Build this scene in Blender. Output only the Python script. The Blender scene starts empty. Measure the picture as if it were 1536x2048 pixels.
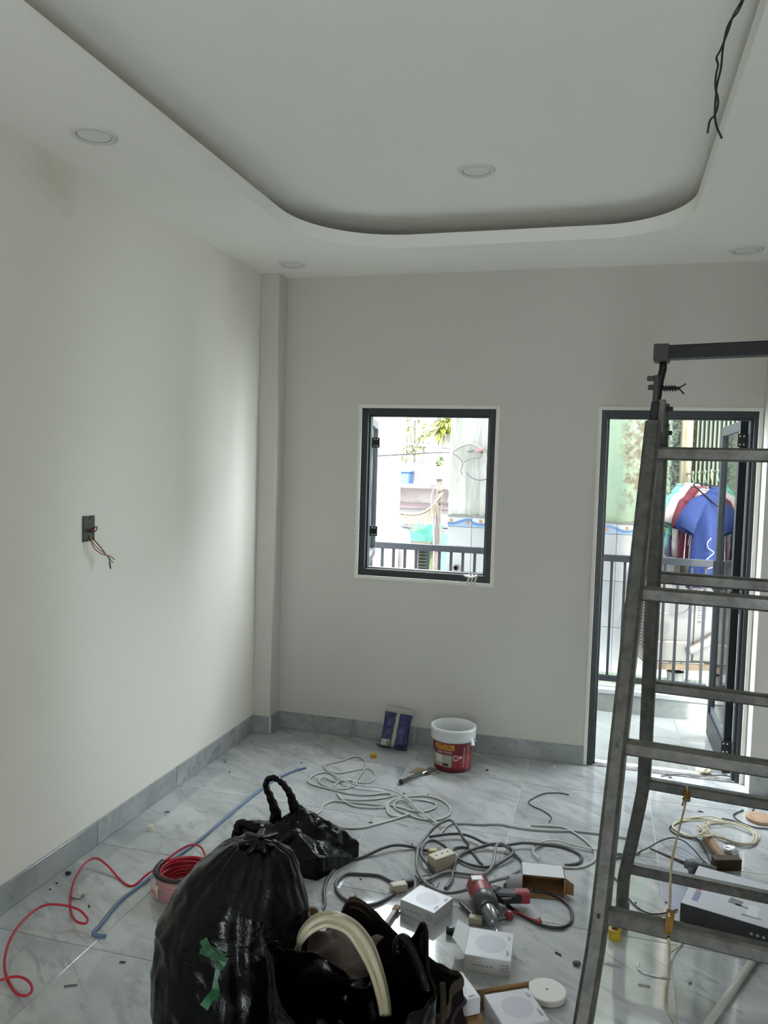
import bpy, bmesh, math, random
from mathutils import Vector, Matrix, noise
import numpy as np

S = bpy.context.scene
COL = S.collection
random.seed(7)
PI = math.pi

# ------------------------------------------------------------------ camera
CF, CYAW, CPIT, CROL, CAMX, CAMH = 1601.695, 0.270657, -0.05605, 0.029392, 2.01951, 1.632135
def _cam_axes():
    cy, sy = math.cos(CYAW), math.sin(CYAW); cp, sp = math.cos(CPIT), math.sin(CPIT)
    cr, sr = math.cos(CROL), math.sin(CROL)
    f = Vector((-sy*cp, cy*cp, sp)); r = Vector((cy, sy, 0)); u = r.cross(f)
    return cr*r + sr*u, -sr*r + cr*u, f
CR, CU, CFW = _cam_axes()
CPOS = Vector((CAMX, 0, CAMH))
cam = bpy.data.cameras.new('camera'); camo = bpy.data.objects.new('camera', cam); COL.objects.link(camo)
M = Matrix.Identity(4)
for i in range(3):
    M[i][0], M[i][1], M[i][2], M[i][3] = CR[i], CU[i], -CFW[i], CPOS[i]
camo.matrix_world = M
cam.sensor_fit = 'VERTICAL'; cam.sensor_height = 36.0; cam.lens = CF/2048*36
cam.clip_start = 0.05; cam.clip_end = 200
S.camera = camo

# ------------------------------------------------------------------ world, sun, exposure
W = bpy.data.worlds.new('sky'); S.world = W; W.use_nodes = True
nt = W.node_tree; nt.nodes.clear()
o_ = nt.nodes.new('ShaderNodeOutputWorld'); b_ = nt.nodes.new('ShaderNodeBackground')
sky = nt.nodes.new('ShaderNodeTexSky'); sky.sky_type = 'HOSEK_WILKIE'
sky.turbidity = 6.0; sky.ground_albedo = 0.4
sky.sun_direction = Vector((0.35, -0.55, 0.76)).normalized()
mx_ = nt.nodes.new('ShaderNodeMix'); mx_.data_type = 'RGBA'; mx_.inputs[0].default_value = 0.75
nt.links.new(sky.outputs[0], mx_.inputs[6]); mx_.inputs[7].default_value = (0.87, 0.95, 1.0, 1)
nt.links.new(mx_.outputs[2], b_.inputs[0]); b_.inputs[1].default_value = 5.0
nt.links.new(b_.outputs[0], o_.inputs[0])
sl = bpy.data.lights.new('sun', 'SUN'); sl.energy = 4.0; sl.angle = 0.03; sl.color = (1, .96, .9)
so = bpy.data.objects.new('sun', sl); COL.objects.link(so)
so.rotation_euler = Vector((-0.30, 0.62, -0.74)).to_track_quat('-Z', 'Y').to_euler()
def portal(name, loc, rot, sx, sy):
    l = bpy.data.lights.new(name, 'AREA'); l.shape = 'RECTANGLE'; l.size = sx; l.size_y = sy
    o = bpy.data.objects.new(name, l); COL.objects.link(o); o.location = loc; o.rotation_euler = rot
    l.cycles.is_portal = True
VS = S.view_settings
VS.view_transform = 'Standard'; VS.look = 'None'; VS.gamma = 1; VS.use_curve_mapping = False
VS.exposure = 2.48
S.cycles.use_denoising = True
S.cycles.max_bounces = 14; S.cycles.diffuse_bounces = 10; S.cycles.glossy_bounces = 5
S.cycles.transmission_bounces = 8; S.cycles.transparent_max_bounces = 12
S.cycles.sample_clamp_indirect = 8.0
S.cycles.caustics_reflective = False; S.cycles.caustics_refractive = False

# ------------------------------------------------------------------ geometry helpers
def ray(x, y): return CFW + (x-768)/CF*CR - (y-1024)/CF*CU
def FP(x, y, z=0.0):                    # point of the level plane z under a photo position
    d = ray(x, y); return CPOS + d*((z-CAMH)/d.z)
def YP(x, y, yv):                       # point of the upright plane Y = yv
    d = ray(x, y); return CPOS + d*(yv/d.y)
def XP(x, y, xv):
    d = ray(x, y); return CPOS + d*((xv-CAMX)/d.x)

def link(o, parent=None):
    COL.objects.link(o)
    if parent is not None: o.parent = parent
    return o
def tag(o, label=None, cat=None, group=None, kind=None):
    if label: o['label'] = label
    if cat: o['category'] = cat
    if group: o['group'] = group
    if kind: o['kind'] = kind
    return o
def empty(name, loc=(0, 0, 0), rz=0.0, label=None, cat=None, group=None):
    o = bpy.data.objects.new(name, None); o.empty_display_size = .05
    COL.objects.link(o); o.location = loc; o.rotation_euler = (0, 0, rz)
    return tag(o, label, cat, group)

class MB:
    def __init__(s): s.bm = bmesh.new()
    def quad(s, *p):
        vs = [s.bm.verts.new(q) for q in p]; return s.bm.faces.new(vs)
    def box(s, x0, x1, y0, y1, z0, z1, m=None):
        c = [(x0,y0,z0),(x1,y0,z0),(x1,y1,z0),(x0,y1,z0),(x0,y0,z1),(x1,y0,z1),(x1,y1,z1),(x0,y1,z1)]
        if m is not None: c = [m @ Vector(q) for q in c]
        v = [s.bm.verts.new(q) for q in c]
        for f in ((0,3,2,1),(4,5,6,7),(0,1,5,4),(1,2,6,5),(2,3,7,6),(3,0,4,7)): s.bm.faces.new([v[i] for i in f])
        return s
    def prism(s, poly, z0, z1, m=None):
        a = [Vector((p[0], p[1], z0)) for p in poly]; b = [Vector((p[0], p[1], z1)) for p in poly]
        if m is not None: a = [m @ q for q in a]; b = [m @ q for q in b]
        va = [s.bm.verts.new(q) for q in a]; vb = [s.bm.verts.new(q) for q in b]
        n = len(poly)
        s.bm.faces.new(list(reversed(va))); s.bm.faces.new(vb)
        for i in range(n): s.bm.faces.new((va[i], va[(i+1) % n], vb[(i+1) % n], vb[i]))
        return s
    def bar(s, a, b, w, d, up=(0, 0, 1), e0=0, e1=0):
        """box beam a->b; w across (side), d along up-ish"""
        a = Vector(a); b = Vector(b); t = (b-a).normalized(); up = Vector(up)
        sd = t.cross(up).normalized(); u2 = sd.cross(t).normalized()
        a = a - t*e0; b = b + t*e1
        c = []
        for p in (a, b):
            for i, j in ((-1,-1),(1,-1),(1,1),(-1,1)): c.append(p + sd*(w/2*i) + u2*(d/2*j))
        v = [s.bm.verts.new(q) for q in c]
        for f in ((0,1,2,3),(7,6,5,4),(0,4,5,1),(1,5,6,2),(2,6,7,3),(3,7,4,0)): s.bm.faces.new([v[i] for i in f])
        return s
    def tube(s, pts, r, n=6, closed=False, cap=True, flat=None, up0=None):
        pts = [Vector(p) for p in pts]; N = len(pts)
        rs = r if isinstance(r, (list, tuple)) else [r]*N
        T = []
        for i in range(N):
            if closed: t = pts[(i+1) % N]-pts[i-1]
            else: t = pts[min(i+1, N-1)]-pts[max(i-1, 0)]
            if t.length < 1e-9: t = Vector((0, 0, 1))
            T.append(t.normalized())
        up = Vector(up0) if up0 else (Vector((0, 0, 1)) if abs(T[0].z) < .9 else Vector((1, 0, 0)))
        u = (up - T[0]*up.dot(T[0])).normalized(); rings = []
        for i in range(N):
            if flat: u = Vector((0, 0, 1)) if abs(T[i].z) < .95 else u
            u = u - T[i]*u.dot(T[i])
            u = u.normalized() if u.length > 1e-6 else T[i].orthogonal().normalized()
            v = T[i].cross(u)
            fw = flat if flat else 1.0
            rings.append([s.bm.verts.new(pts[i] + (u*math.cos(2*PI*k/n)*fw + v*math.sin(2*PI*k/n))*rs[i]) for k in range(n)])
        L = N if closed else N-1
        for i in range(L):
            A, B = rings[i], rings[(i+1) % N]
            for k in range(n): s.bm.faces.new((A[k], A[(k+1) % n], B[(k+1) % n], B[k]))
        if cap and not closed:
            s.bm.faces.new(list(reversed(rings[0]))); s.bm.faces.new(rings[-1])
        return s
    def lathe(s, prof, n=32, m=None, cap0=True, cap1=True):
        rings = []
        for (r, z) in prof:
            ring = []
            for k in range(n):
                q = Vector((r*math.cos(2*PI*k/n), r*math.sin(2*PI*k/n), z))
                ring.append(s.bm.verts.new(m @ q if m is not None else q))
            rings.append(ring)
        for A, B in zip(rings, rings[1:]):
            for k in range(n): s.bm.faces.new((A[k], A[(k+1) % n], B[(k+1) % n], B[k]))
        if cap0: s.bm.faces.new(list(reversed(rings[0])))
        if cap1: s.bm.faces.new(rings[-1])
        return s
    def grid(s, fn, nu, nv, closed_u=False):
        V = [[s.bm.verts.new(fn(i/(nu if closed_u else nu-1), j/(nv-1))) for j in range(nv)] for i in range(nu)]
        for i in range(nu if closed_u else nu-1):
            for j in range(nv-1):
                a = V[i][j]; b = V[(i+1) % nu][j]; c = V[(i+1) % nu][j+1]; d = V[i][j+1]
                s.bm.faces.new((a, b, c, d))
        return V
    def build(s, name, mat=None, parent=None, smooth=False, bevel=0, seg=2, solid=0, sub=0, mw=None):
        bmesh.ops.recalc_face_normals(s.bm, faces=s.bm.faces)
        me = bpy.data.meshes.new(name); s.bm.to_mesh(me); s.bm.free()
        if smooth:
            for p in me.polygons: p.use_smooth = True
        o = bpy.data.objects.new(name, me); link(o, parent)
        if mat: me.materials.append(mat)
        if solid:
            md = o.modifiers.new('solid', 'SOLIDIFY'); md.thickness = solid; md.offset = 0
        if bevel:
            md = o.modifiers.new('bevel', 'BEVEL'); md.width = bevel; md.segments = seg; md.limit_method = 'ANGLE'; md.angle_limit = .6
        if sub:
            md = o.modifiers.new('sub', 'SUBSURF'); md.levels = sub; md.render_levels = sub
        if mw is not None: o.matrix_local = mw
        return o

def spline(P, k=6, closed=False):
    P = [Vector(p) for p in P]; out = []; n = len(P)
    rng = range(n if closed else n-1)
    for i in rng:
        p0 = P[(i-1) % n] if (closed or i > 0) else P[0]*2-P[1]
        p1 = P[i]; p2 = P[(i+1) % n]
        p3 = P[(i+2) % n] if (closed or i+2 < n) else P[-1]*2-P[-2]
        for j in range(k):
            t = j/k
            out.append(.5*((2*p1)+(-p0+p2)*t+(2*p0-5*p1+4*p2-p3)*t*t+(-p0+3*p1-3*p2+p3)*t**3))
    if not closed: out.append(P[-1])
    return out
def frame_mb(mb, x0, x1, z0, z1, y0, y1, w, wb=None):
    """rectangular frame in the XZ plane"""
    wb = w if wb is None else wb
    mb.box(x0, x0+w, y0, y1, z0, z1); mb.box(x1-w, x1, y0, y1, z0, z1)
    mb.box(x0+w, x1-w, y0, y1, z1-w, z1)
    if wb > 0: mb.box(x0+w, x1-w, y0, y1, z0, z0+wb)
    return mb
def Rz(a): return Matrix.Rotation(a, 4, 'Z')
def Tr(*v): return Matrix.Translation(Vector(v))

# ------------------------------------------------------------------ materials
TONE = [1.0]                            # albedo factor of the paints being defined
def lin(h):
    h = h.lstrip('#'); c = [int(h[i:i+2], 16)/255 for i in (0, 2, 4)]
    return tuple(TONE[0]*(x/12.92 if x <= .04045 else ((x+.055)/1.055)**2.4) for x in c) + (1,)
class NT:
    def __init__(s, name):
        s.m = bpy.data.materials.new(name); s.m.use_nodes = True; s.t = s.m.node_tree
        s.b = s.t.nodes['Principled BSDF']; s.out = s.t.nodes['Material Output']
    def n(s, typ, **kw):
        nd = s.t.nodes.new(typ)
        for k, v in kw.items(): setattr(nd, k, v)
        return nd
    def l(s, a, b): s.t.links.new(a, b)
    def co(s, scale=(1, 1, 1), rot=(0, 0, 0), rnd=False):
        tc = s.n('ShaderNodeTexCoord'); mp = s.n('ShaderNodeMapping')
        mp.inputs['Scale'].default_value = scale; mp.inputs['Rotation'].default_value = rot
        s.l(tc.outputs['Object'], mp.inputs['Vector'])
        if rnd:
            oi = s.n('ShaderNodeObjectInfo'); ml = s.n('ShaderNodeVectorMath', operation='SCALE')
            cb = s.n('ShaderNodeCombineXYZ'); s.l(oi.outputs['Random'], cb.inputs[0])
            mm = s.n('ShaderNodeMath', operation='MULTIPLY'); mm.inputs[1].default_value = 3.7
            s.l(oi.outputs['Random'], mm.inputs[0]); s.l(mm.outputs[0], cb.inputs[1])
            s.l(cb.outputs[0], ml.inputs[0]); ml.inputs[3].default_value = 23.0
            s.l(ml.outputs[0], mp.inputs['Location'])
        return mp.outputs[0]
    def noise(s, vec, scale, detail=4, rough=.55, dist=0.0):
        nd = s.n('ShaderNodeTexNoise'); nd.inputs['Scale'].default_value = scale
        nd.inputs['Detail'].default_value = detail; nd.inputs['Roughness'].default_value = rough
        nd.inputs['Distortion'].default_value = dist
        s.l(vec, nd.inputs['Vector']); return nd.outputs['Fac']
    def ramp(s, fac, stops):
        r = s.n('ShaderNodeValToRGB'); e = r.color_ramp.elements
        while len(e) < len(stops): e.new(.5)
        for i, (p, c) in enumerate(stops):
            e[i].position = p; e[i].color = lin(c) if isinstance(c, str) else ((c, c, c, 1) if isinstance(c, (int, float)) else c)
        s.l(fac, r.inputs[0]); return r.outputs[0]
    def mix(s, fac, a, b, blend='MIX'):
        m = s.n('ShaderNodeMix', data_type='RGBA', blend_type=blend)
        for sock, v in ((m.inputs[0], fac), (m.inputs[6], a), (m.inputs[7], b)):
            if isinstance(v, (int, float)): sock.default_value = v
            elif isinstance(v, (tuple, str)): sock.default_value = lin(v) if isinstance(v, str) else v
            else: s.l(v, sock)
        return m.outputs[2]
    def bump(s, h, strength=.3, dist=.01):
        b = s.n('ShaderNodeBump'); b.inputs['Strength'].default_value = strength; b.inputs['Distance'].default_value = dist
        s.l(h, b.inputs['Height']); s.l(b.outputs[0], s.b.inputs['Normal']); return b
    def set(s, **kw):
        for k, v in kw.items():
            i = s.b.inputs[k.replace('_', ' ')]
            if isinstance(v, str): i.default_value = lin(v)
            elif isinstance(v, (int, float, tuple)): i.default_value = v
            else: s.l(v, i)
        return s
MATS = {}
def mat(name, color, rough=.5, metal=0.0, spec=.5, var=None, vscale=8, bump=0, bscale=60, bdist=.002, trans=0, ior=1.45, coat=0):
    if name in MATS: return MATS[name]
    t = NT(name); t.set(Base_Color=color, Roughness=rough, Metallic=metal)
    t.b.inputs['Specular IOR Level'].default_value = spec
    if coat: t.b.inputs['Coat Weight'].default_value = coat
    if var or bump: vec = t.co(rnd=True)
    if var:
        f = t.noise(vec, vscale, 5); t.set(Base_Color=t.mix(t.ramp(f, [(.35, 0.0), (.68, 1.0)]), color, var))
    if bump: t.bump(t.noise(vec, bscale, 4), bump, bdist)
    if trans:
        t.b.inputs['Transmission Weight'].default_value = trans; t.b.inputs['IOR'].default_value = ior
    MATS[name] = t.m
    return t.m

def mat_paint(name, color, var):
    t = NT(name); v = t.co()
    f = t.noise(v, .9, 3); c = t.mix(t.ramp(f, [(.3, 0.0), (.75, 1.0)]), color, var)
    t.set(Base_Color=c, Roughness=.62); t.b.inputs['Specular IOR Level'].default_value = .25
    t.bump(t.noise(v, 260, 3), .08, .001); return t.m
def mat_marble(name, base, mid, dark, rough, rot, spec=.5):
    t = NT(name); v = t.co(scale=(1, 1, 1), rot=(0, 0, rot), rnd=True)
    mp = t.n('ShaderNodeMapping'); mp.inputs['Scale'].default_value = (1.2, 3.6, 3.0); t.l(v, mp.inputs['Vector'])
    w = t.noise(mp.outputs[0], 1.5, 7, .62, 1.2)
    cl = t.noise(v, 2.4, 6, .6, .8)
    fine = t.noise(mp.outputs[0], 3.6, 9, .68, 1.0)
    c = t.mix(t.ramp(w, [(.34, .9), (.56, 0.0)]), base, mid)
    c = t.mix(t.ramp(cl, [(.40, 0.0), (.70, .9)]), c, mid)
    c = t.mix(t.ramp(fine, [(.30, .75), (.47, 0.0)]), c, dark)
    t.set(Base_Color=c, Roughness=t.mix(t.noise(v, 6, 3), rough*.8, rough*1.4) if False else rough)
    t.b.inputs['Specular IOR Level'].default_value = spec
    return t.m
M_WALL = None
def mat_wall_left():
    t = NT('left_wall_paint'); v = t.co()
    f = t.noise(v, .9, 3); c = t.mix(t.ramp(f, [(.3, 0.0), (.75, 1.0)]), '#e4e1d7', '#dfdcd2')
    # yellowish damp stain under the ceiling
    mp = t.n('ShaderNodeMapping'); tc = t.n('ShaderNodeTexCoord'); t.l(tc.outputs['Object'], mp.inputs['Vector'])
    mp.vector_type = 'POINT'
    mp.inputs['Location'].default_value = (0, -2.58*3.2, -2.67*4.2); mp.inputs['Scale'].default_value = (1, 3.2, 4.2)
    ln = t.n('ShaderNodeVectorMath', operation='LENGTH'); 
    mu = t.n('ShaderNodeVectorMath', operation='MULTIPLY'); mu.inputs[1].default_value = (0, 1, 1)
    t.l(mp.outputs[0], mu.inputs[0]); t.l(mu.outputs[0], ln.inputs[0])
    ad = t.n('ShaderNodeMath', operation='ADD'); t.l(ln.outputs['Value'], ad.inputs[0])
    nn = t.noise(v, 7, 5); ms = t.n('ShaderNodeMath', operation='MULTIPLY_ADD'); t.l(nn, ms.inputs[0]); ms.inputs[1].default_value = 1.1; ms.inputs[2].default_value = -.5
    t.l(ms.outputs[0], ad.inputs[1])
    c = t.mix(t.ramp(ad.outputs[0], [(.12, .26), (.62, 0.0)]), c, '#a8a689')
    t.set(Base_Color=c, Roughness=.62); t.b.inputs['Specular IOR Level'].default_value = .25
    t.bump(t.noise(v, 260, 3), .08, .001); return t.m
P_LEFT = mat_wall_left()
P_BACK = mat_paint('grey_wall_paint', '#c9c7c0', '#c4c2bb')
P_CEIL = mat_paint('ceiling_paint', '#f0efea', '#ecebe6')
P_TRIM = mat('white_plaster', '#dddbd3', .6, spec=.25, bump=.1, bscale=90)
MARBLE = mat_marble('floor_marble', '#bdbfbf', '#9a9d9e', '#797d7e', .07, .6, .95)
MARBLE_B = mat_marble('baseboard_marble', '#a5a8a8', '#8b8f90', '#6d7274', .14, .9)
MARBLE_K = mat_marble('kerb_marble', '#c0c3c4', '#a5a9ab', '#83888b', .15, .9)
MARBLE_O = mat_marble('balcony_marble', '#737572', '#686a67', '#585a57', .12, .6, .5)
GROUT = mat('white_grout', '#cfcfcb', .8)
FRAME = mat('charcoal_powder_coat', '#2d3235', .38, spec=.4)
FRAME_L = mat('grey_powder_coat', '#45494d', .4, spec=.4)
BLACKM = mat('black_hinge_metal', '#141516', .4, spec=.4)
STEEL = mat('bright_steel', '#c8c8c6', .25, 1.0)
def mat_glass(name, tint=(.93, .96, .95, 1)):
    t = NT(name); g = t.n('ShaderNodeBsdfGlossy'); tr = t.n('ShaderNodeBsdfTransparent'); mx = t.n('ShaderNodeMixShader')
    tr.inputs[0].default_value = tint; g.inputs['Roughness'].default_value = .02
    fr = t.n('ShaderNodeFresnel'); fr.inputs[0].default_value = 1.5
    t.l(fr.outputs[0], mx.inputs[0]); t.l(tr.outputs[0], mx.inputs[1]); t.l(g.outputs[0], mx.inputs[2])
    t.l(mx.outputs[0], t.out.inputs['Surface']); return t.m
GLASS = mat_glass('window_glass')

# ------------------------------------------------------------------ room shell
H = 2.75; YB = 4.553; YPL = 4.421; XR = 2.97; YF = -1.8; HU = 2.905
WL, WR, WB, WT = .595, 1.408, .975, 1.987
DL, DR, DT = 1.965, 2.785, 1.986
EXT_TOP = 5.2
def struct(o, label): return tag(o, label, None, None, 'structure')
def wall_with_holes(name, x0, x1, z0, z1, y0, y1, holes, mt):
    mb = MB(); xs = sorted({x0, x1, *[h[0] for h in holes], *[h[1] for h in holes]})
    zs = sorted({z0, z1, *[h[2] for h in holes], *[h[3] for h in holes]})
    keep = lambda i, j: not any(h[0]-1e-6 <= xs[i] and xs[i+1] <= h[1]+1e-6 and h[2]-1e-6 <= zs[j] and zs[j+1] <= h[3]+1e-6 for h in holes)
    nx, nz = len(xs)-1, len(zs)-1
    K = [[keep(i, j) for j in range(nz)] for i in range(nx)]
    g = lambda i, j: 0 <= i < nx and 0 <= j < nz and K[i][j]
    for i in range(nx):
        for j in range(nz):
            if not K[i][j]: continue
            a, b, c, d = xs[i], xs[i+1], zs[j], zs[j+1]
            mb.quad((a,y0,c),(b,y0,c),(b,y0,d),(a,y0,d)); mb.quad((b,y1,c),(a,y1,c),(a,y1,d),(b,y1,d))
            if not g(i-1, j): mb.quad((a,y1,c),(a,y0,c),(a,y0,d),(a,y1,d))
            if not g(i+1, j): mb.quad((b,y0,c),(b,y1,c),(b,y1,d),(b,y0,d))
            if not g(i, j-1): mb.quad((a,y1,c),(b,y1,c),(b,y0,c),(a,y0,c))
            if not g(i, j+1): mb.quad((a,y0,d),(b,y0,d),(b,y1,d),(a,y1,d))
    bmesh.ops.remove_doubles(mb.bm, verts=mb.bm.verts, dist=1e-5)
    return mb.build(name, mt)
struct(wall_with_holes('wall_back', 0, XR, 0, EXT_TOP, YB, YB+.12, [(WL, WR, WB, WT), (DL, DR, 0, DT)], P_BACK), 'grey painted back wall with window and balcony door')
struct(MB().box(-.15, 0, YF, YB+.12, -.05, EXT_TOP).build('wall_left', P_LEFT), 'long white left wall with open switch box')
struct(MB().box(XR, XR+.12, YF, YB+.12, -.05, EXT_TOP).build('wall_right', P_BACK), 'right wall beside the balcony door')
FO = (1.9, 2.4, 0, 1.8)  # unseen opening added behind the camera, sized for the fill light it lets in
struct(wall_with_holes('wall_front', 0, XR, -.05, 3.1, YF-.12, YF, [FO], P_BACK), 'front wall behind the camera with an opening added for fill light')
struct(MB().box(0, .114, YPL, YB, 0, H).build('trim_1', P_BACK, bevel=.004), 'slim square pilaster in the left back corner')
struct(MB().box(2.79, XR, YPL, YB, 0, H).build('trim_2', P_BACK, bevel=.004), 'slim pilaster right of the balcony door')
# ceiling: upper board and lower ring with a rounded opening
struct(MB().box(0, XR, YF, YB, HU, HU+.1).build('ceiling', P_CEIL), 'recessed upper ceiling inside the rounded tray')
def tray_loop():
    x0, x1, y1, y0 = .505, 2.332, 4.015, -1.25; pts = []
    def arc(cx, cy, r, a0, a1, n=22):
        for i in range(n+1):
            a = a0+(a1-a0)*i/n; pts.append((cx+r*math.cos(a), cy+r*math.sin(a)))
    arc(x1-.4, y1-.4, .4, 0, PI/2); arc(x0+.51, y1-.51, .51, PI/2, PI)
    arc(x0+.4, y0+.4, .4, PI, PI*1.5); arc(x1-.4, y0+.4, .4, PI*1.5, PI*2)
    return pts
def ring_ceiling():
    inner = tray_loop(); bm = bmesh.new(); z0, z1 = H, 2.815
    outer = [(XR, YB), (0, YB), (0, YF), (XR, YF)]
    for z in (z0, z1):
        vi = [bm.verts.new((*p, z)) for p in inner]; vo = [bm.verts.new((*p, z)) for p in outer]
        ed = [bm.edges.new((vi[i], vi[(i+1) % len(vi)])) for i in range(len(vi))] + [bm.edges.new((vo[i], vo[(i+1) % 4])) for i in range(4)]
        bmesh.ops.triangle_fill(bm, edges=ed, use_beauty=True)
        if z == z0: lo = vi
        else: hi = vi
    n = len(lo)
    sf = []
    for i in range(n):
        f = bm.faces.new((lo[i], lo[(i+1) % n], hi[(i+1) % n], hi[i]))
    mb = MB(); mb.bm.free(); mb.bm = bm
    o = mb.build('trim_3', P_CEIL)
    return o
struct(ring_ceiling(), 'lower ceiling ring with rounded inner corners and cove edge')

# floor tiles, each its own piece
TX = [0, .42, 1.05-.012, 1.66, 2.295, XR]
TYs = [YF + 0.0] + [2.245+.643*k for k in range(-6, 4)] + [YB+.12]
fl = MB().box(0, XR, YF-.12, YB+.12, -.06, -.0025).build('floor', GROUT); struct(fl, 'glossy grey and white marble tiled floor')
g_ = .0016
for i in range(len(TX)-1):
    for j in range(len(TYs)-1):
        a, b, c, d = TX[i]+g_, TX[i+1]-g_, TYs[j]+g_, TYs[j+1]-g_
        mb = MB(); cx, cy = (a+b)/2, (c+d)/2
        mb.box(a-cx, b-cx, c-cy, d-cy, -.006, 0)
        o = mb.build('floor_tile', MARBLE, fl, bevel=.0006, seg=1); o.location = (cx, cy, 0)
# baseboard tiles
bbm = .103
def baseboard(name, a, b, nrm, cuts, label, zt=bbm):
    a = Vector(a); b = Vector(b); t = (b-a).normalized(); n = Vector(nrm)
    root = MB().quad(a+n*.004, b+n*.004, b+n*.004+Vector((0,0,zt-.002)), a+n*.004+Vector((0,0,zt-.002)))
    mb = MB(); L = (b-a).length
    rot = Matrix((( t.x, n.x, 0, 0), (t.y, n.y, 0, 0), (0, 0, 1, 0), (0, 0, 0, 1)))
    base = MB().box(0, L, 0, .005, 0, zt-.003).build(name, GROUT); base.matrix_world = Matrix.Translation(a) @ rot
    struct(base, label)
    cs = [0]+cuts+[L]
    for p, q in zip(cs, cs[1:]):
        w = q-p
        o = MB().box(-w/2+.002, w/2-.002, .0, .010, 0.001, zt).build('baseboard_tile', MARBLE_B, base, bevel=.001, seg=1)
        o.location = ((p+q)/2, 0, 0)
    return base
baseboard('baseboard_left', (0, YF, 0), (0, YPL, 0), (1, 0, 0), [2.245+.643*k-YF-.02 for k in range(-6, 4)], 'grey marble baseboard along the left wall')
baseboard('baseboard_back', (.114, YB, 0), (DL-.005, YB, 0), (0, -1, 0), [.245, .245+.63, .245+1.235], 'grey marble baseboard under the window')
baseboard('baseboard_pilaster_front', (0, YPL, 0), (.114, YPL, 0), (0, -1, 0), [], 'short marble baseboard on the corner pilaster front')
baseboard('baseboard_pilaster_side', (.114, YPL, 0), (.114, YB, 0), (1, 0, 0), [], 'short marble baseboard on the corner pilaster side')
baseboard('baseboard_right', (2.79, YPL, 0), (XR, YPL, 0), (0, -1, 0), [], 'marble baseboard on the pilaster beside the door')

# window 1: frame, opened sash, hinges, reveal
win = empty('window_1', (0, 0, 0)); struct(win, 'dark framed casement window with outward opened sash')
frame_mb(MB(), WL-.012, WR+.012, WB-.012, WT+.012, YB-.006, YB+.004, .022).build('reveal', P_TRIM, win, bevel=.003)
fr = frame_mb(MB(), WL+.008, WR-.008, WB+.008, WT-.008, YB+.008, YB+.062, .038)
frame_mb(fr, WL+.046, WR-.046, WB+.046, WT-.046, YB+.03, YB+.07, .012)
fr.build('frame', FRAME, win, bevel=.002)
MB().box(WL+.06, WR-.05, YB+.012, YB+.02, WB+.0462, WB+.052).build('bottom_track', STEEL, win)
hx, hy = WL+.05, YB+.085
sash = empty('sash', (hx, hy, 0), math.radians(103)); sash.parent = win
sw = WR-WL-.10
frame_mb(MB(), 0.004, sw, WB+.05, WT-.05, 0, .04, .052).build('sash_frame', FRAME, sash, bevel=.002)
MB().box(.05, sw-.05, .017, .023, WB+.1, WT-.1).build('pane', GLASS, sash)
for z in (WB+.27, WT-.21):
    h = MB(); h.box(hx-.004, hx+.05, YB+.074, YB+.082, z-.03, z+.03); h.tube([(hx-.002, YB+.078, z-.07), (hx-.002, YB+.078, z+.03)], .009, 10)
    h.build('hinge', BLACKM, win)
    sc = MB()
    for dx in (.02, .038):
        for dz in (-.02, .02): sc.box(hx+dx-.004, hx+dx+.004, YB+.071, YB+.0745, z+dz-.004, z+dz+.004)
    sc.build('hinge_screws', STEEL, win)
# door 1
door = empty('door_1', (0, 0, 0)); struct(door, 'grey framed glass balcony door opened outward')
frame_mb(MB(), DL-.010, DR+.0, 0.0, DT+.012, YB-.006, YB+.004, .02, 0).build('reveal', P_TRIM, door, bevel=.003)
fr = frame_mb(MB(), DL+.006, DR-.004, 0.0, DT-.006, YB+.008, YB+.072, .036, 0)
frame_mb(fr, DL+.04, DR-.04, 0.0, DT-.04, YB+.03, YB+.08, .014, 0)
fr.build('frame', FRAME, door, bevel=.002)
sash = empty('sash', (DR-.05, YB+.10, 0), math.radians(90.5)); sash.parent = door
dw = .70
sf = frame_mb(MB(), 0.006, dw, .012, DT-.05, 0, .042, .055, .15)
sf.build('sash_frame', mat('door_sash_coat', '#1c1f21', .45, spec=.25), sash, bevel=.002)
MB().box(.055, dw-.055, .018, .024, .16, DT-.10).build('pane', GLASS, sash)
MB().box(.055, dw-.055, .012, .030, .16, .20).build('lower_bead', FRAME_L, sash)
mh = MB(); mh.box(dw-.05, dw-.02, .042, .055, .93, 1.11); mh.tube([(dw-.035, .055, 1.0), (dw-.035, .09, 1.0), (dw-.15, .09, 1.0)], .009, 8)
mh.build('door_handle', BLACKM, sash)
for z in (.16, .98, 1.83):
    h = MB(); h.box(DR-.105, DR-.045, YB+.088, YB+.096, z-.035, z+.035); h.tube([(DR-.047, YB+.086, z-.08), (DR-.047, YB+.086, z+.035)], .010, 10)
    h.build('hinge', BLACKM, door)
    sc = MB()
    for dx in (-.095, -.075):
        for dz in (-.022, .022): sc.box(DR+dx-.004, DR+dx+.004, YB+.085, YB+.0885, z+dz-.004, z+dz+.004)
    sc.build('hinge_screws', STEEL, door)
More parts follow.
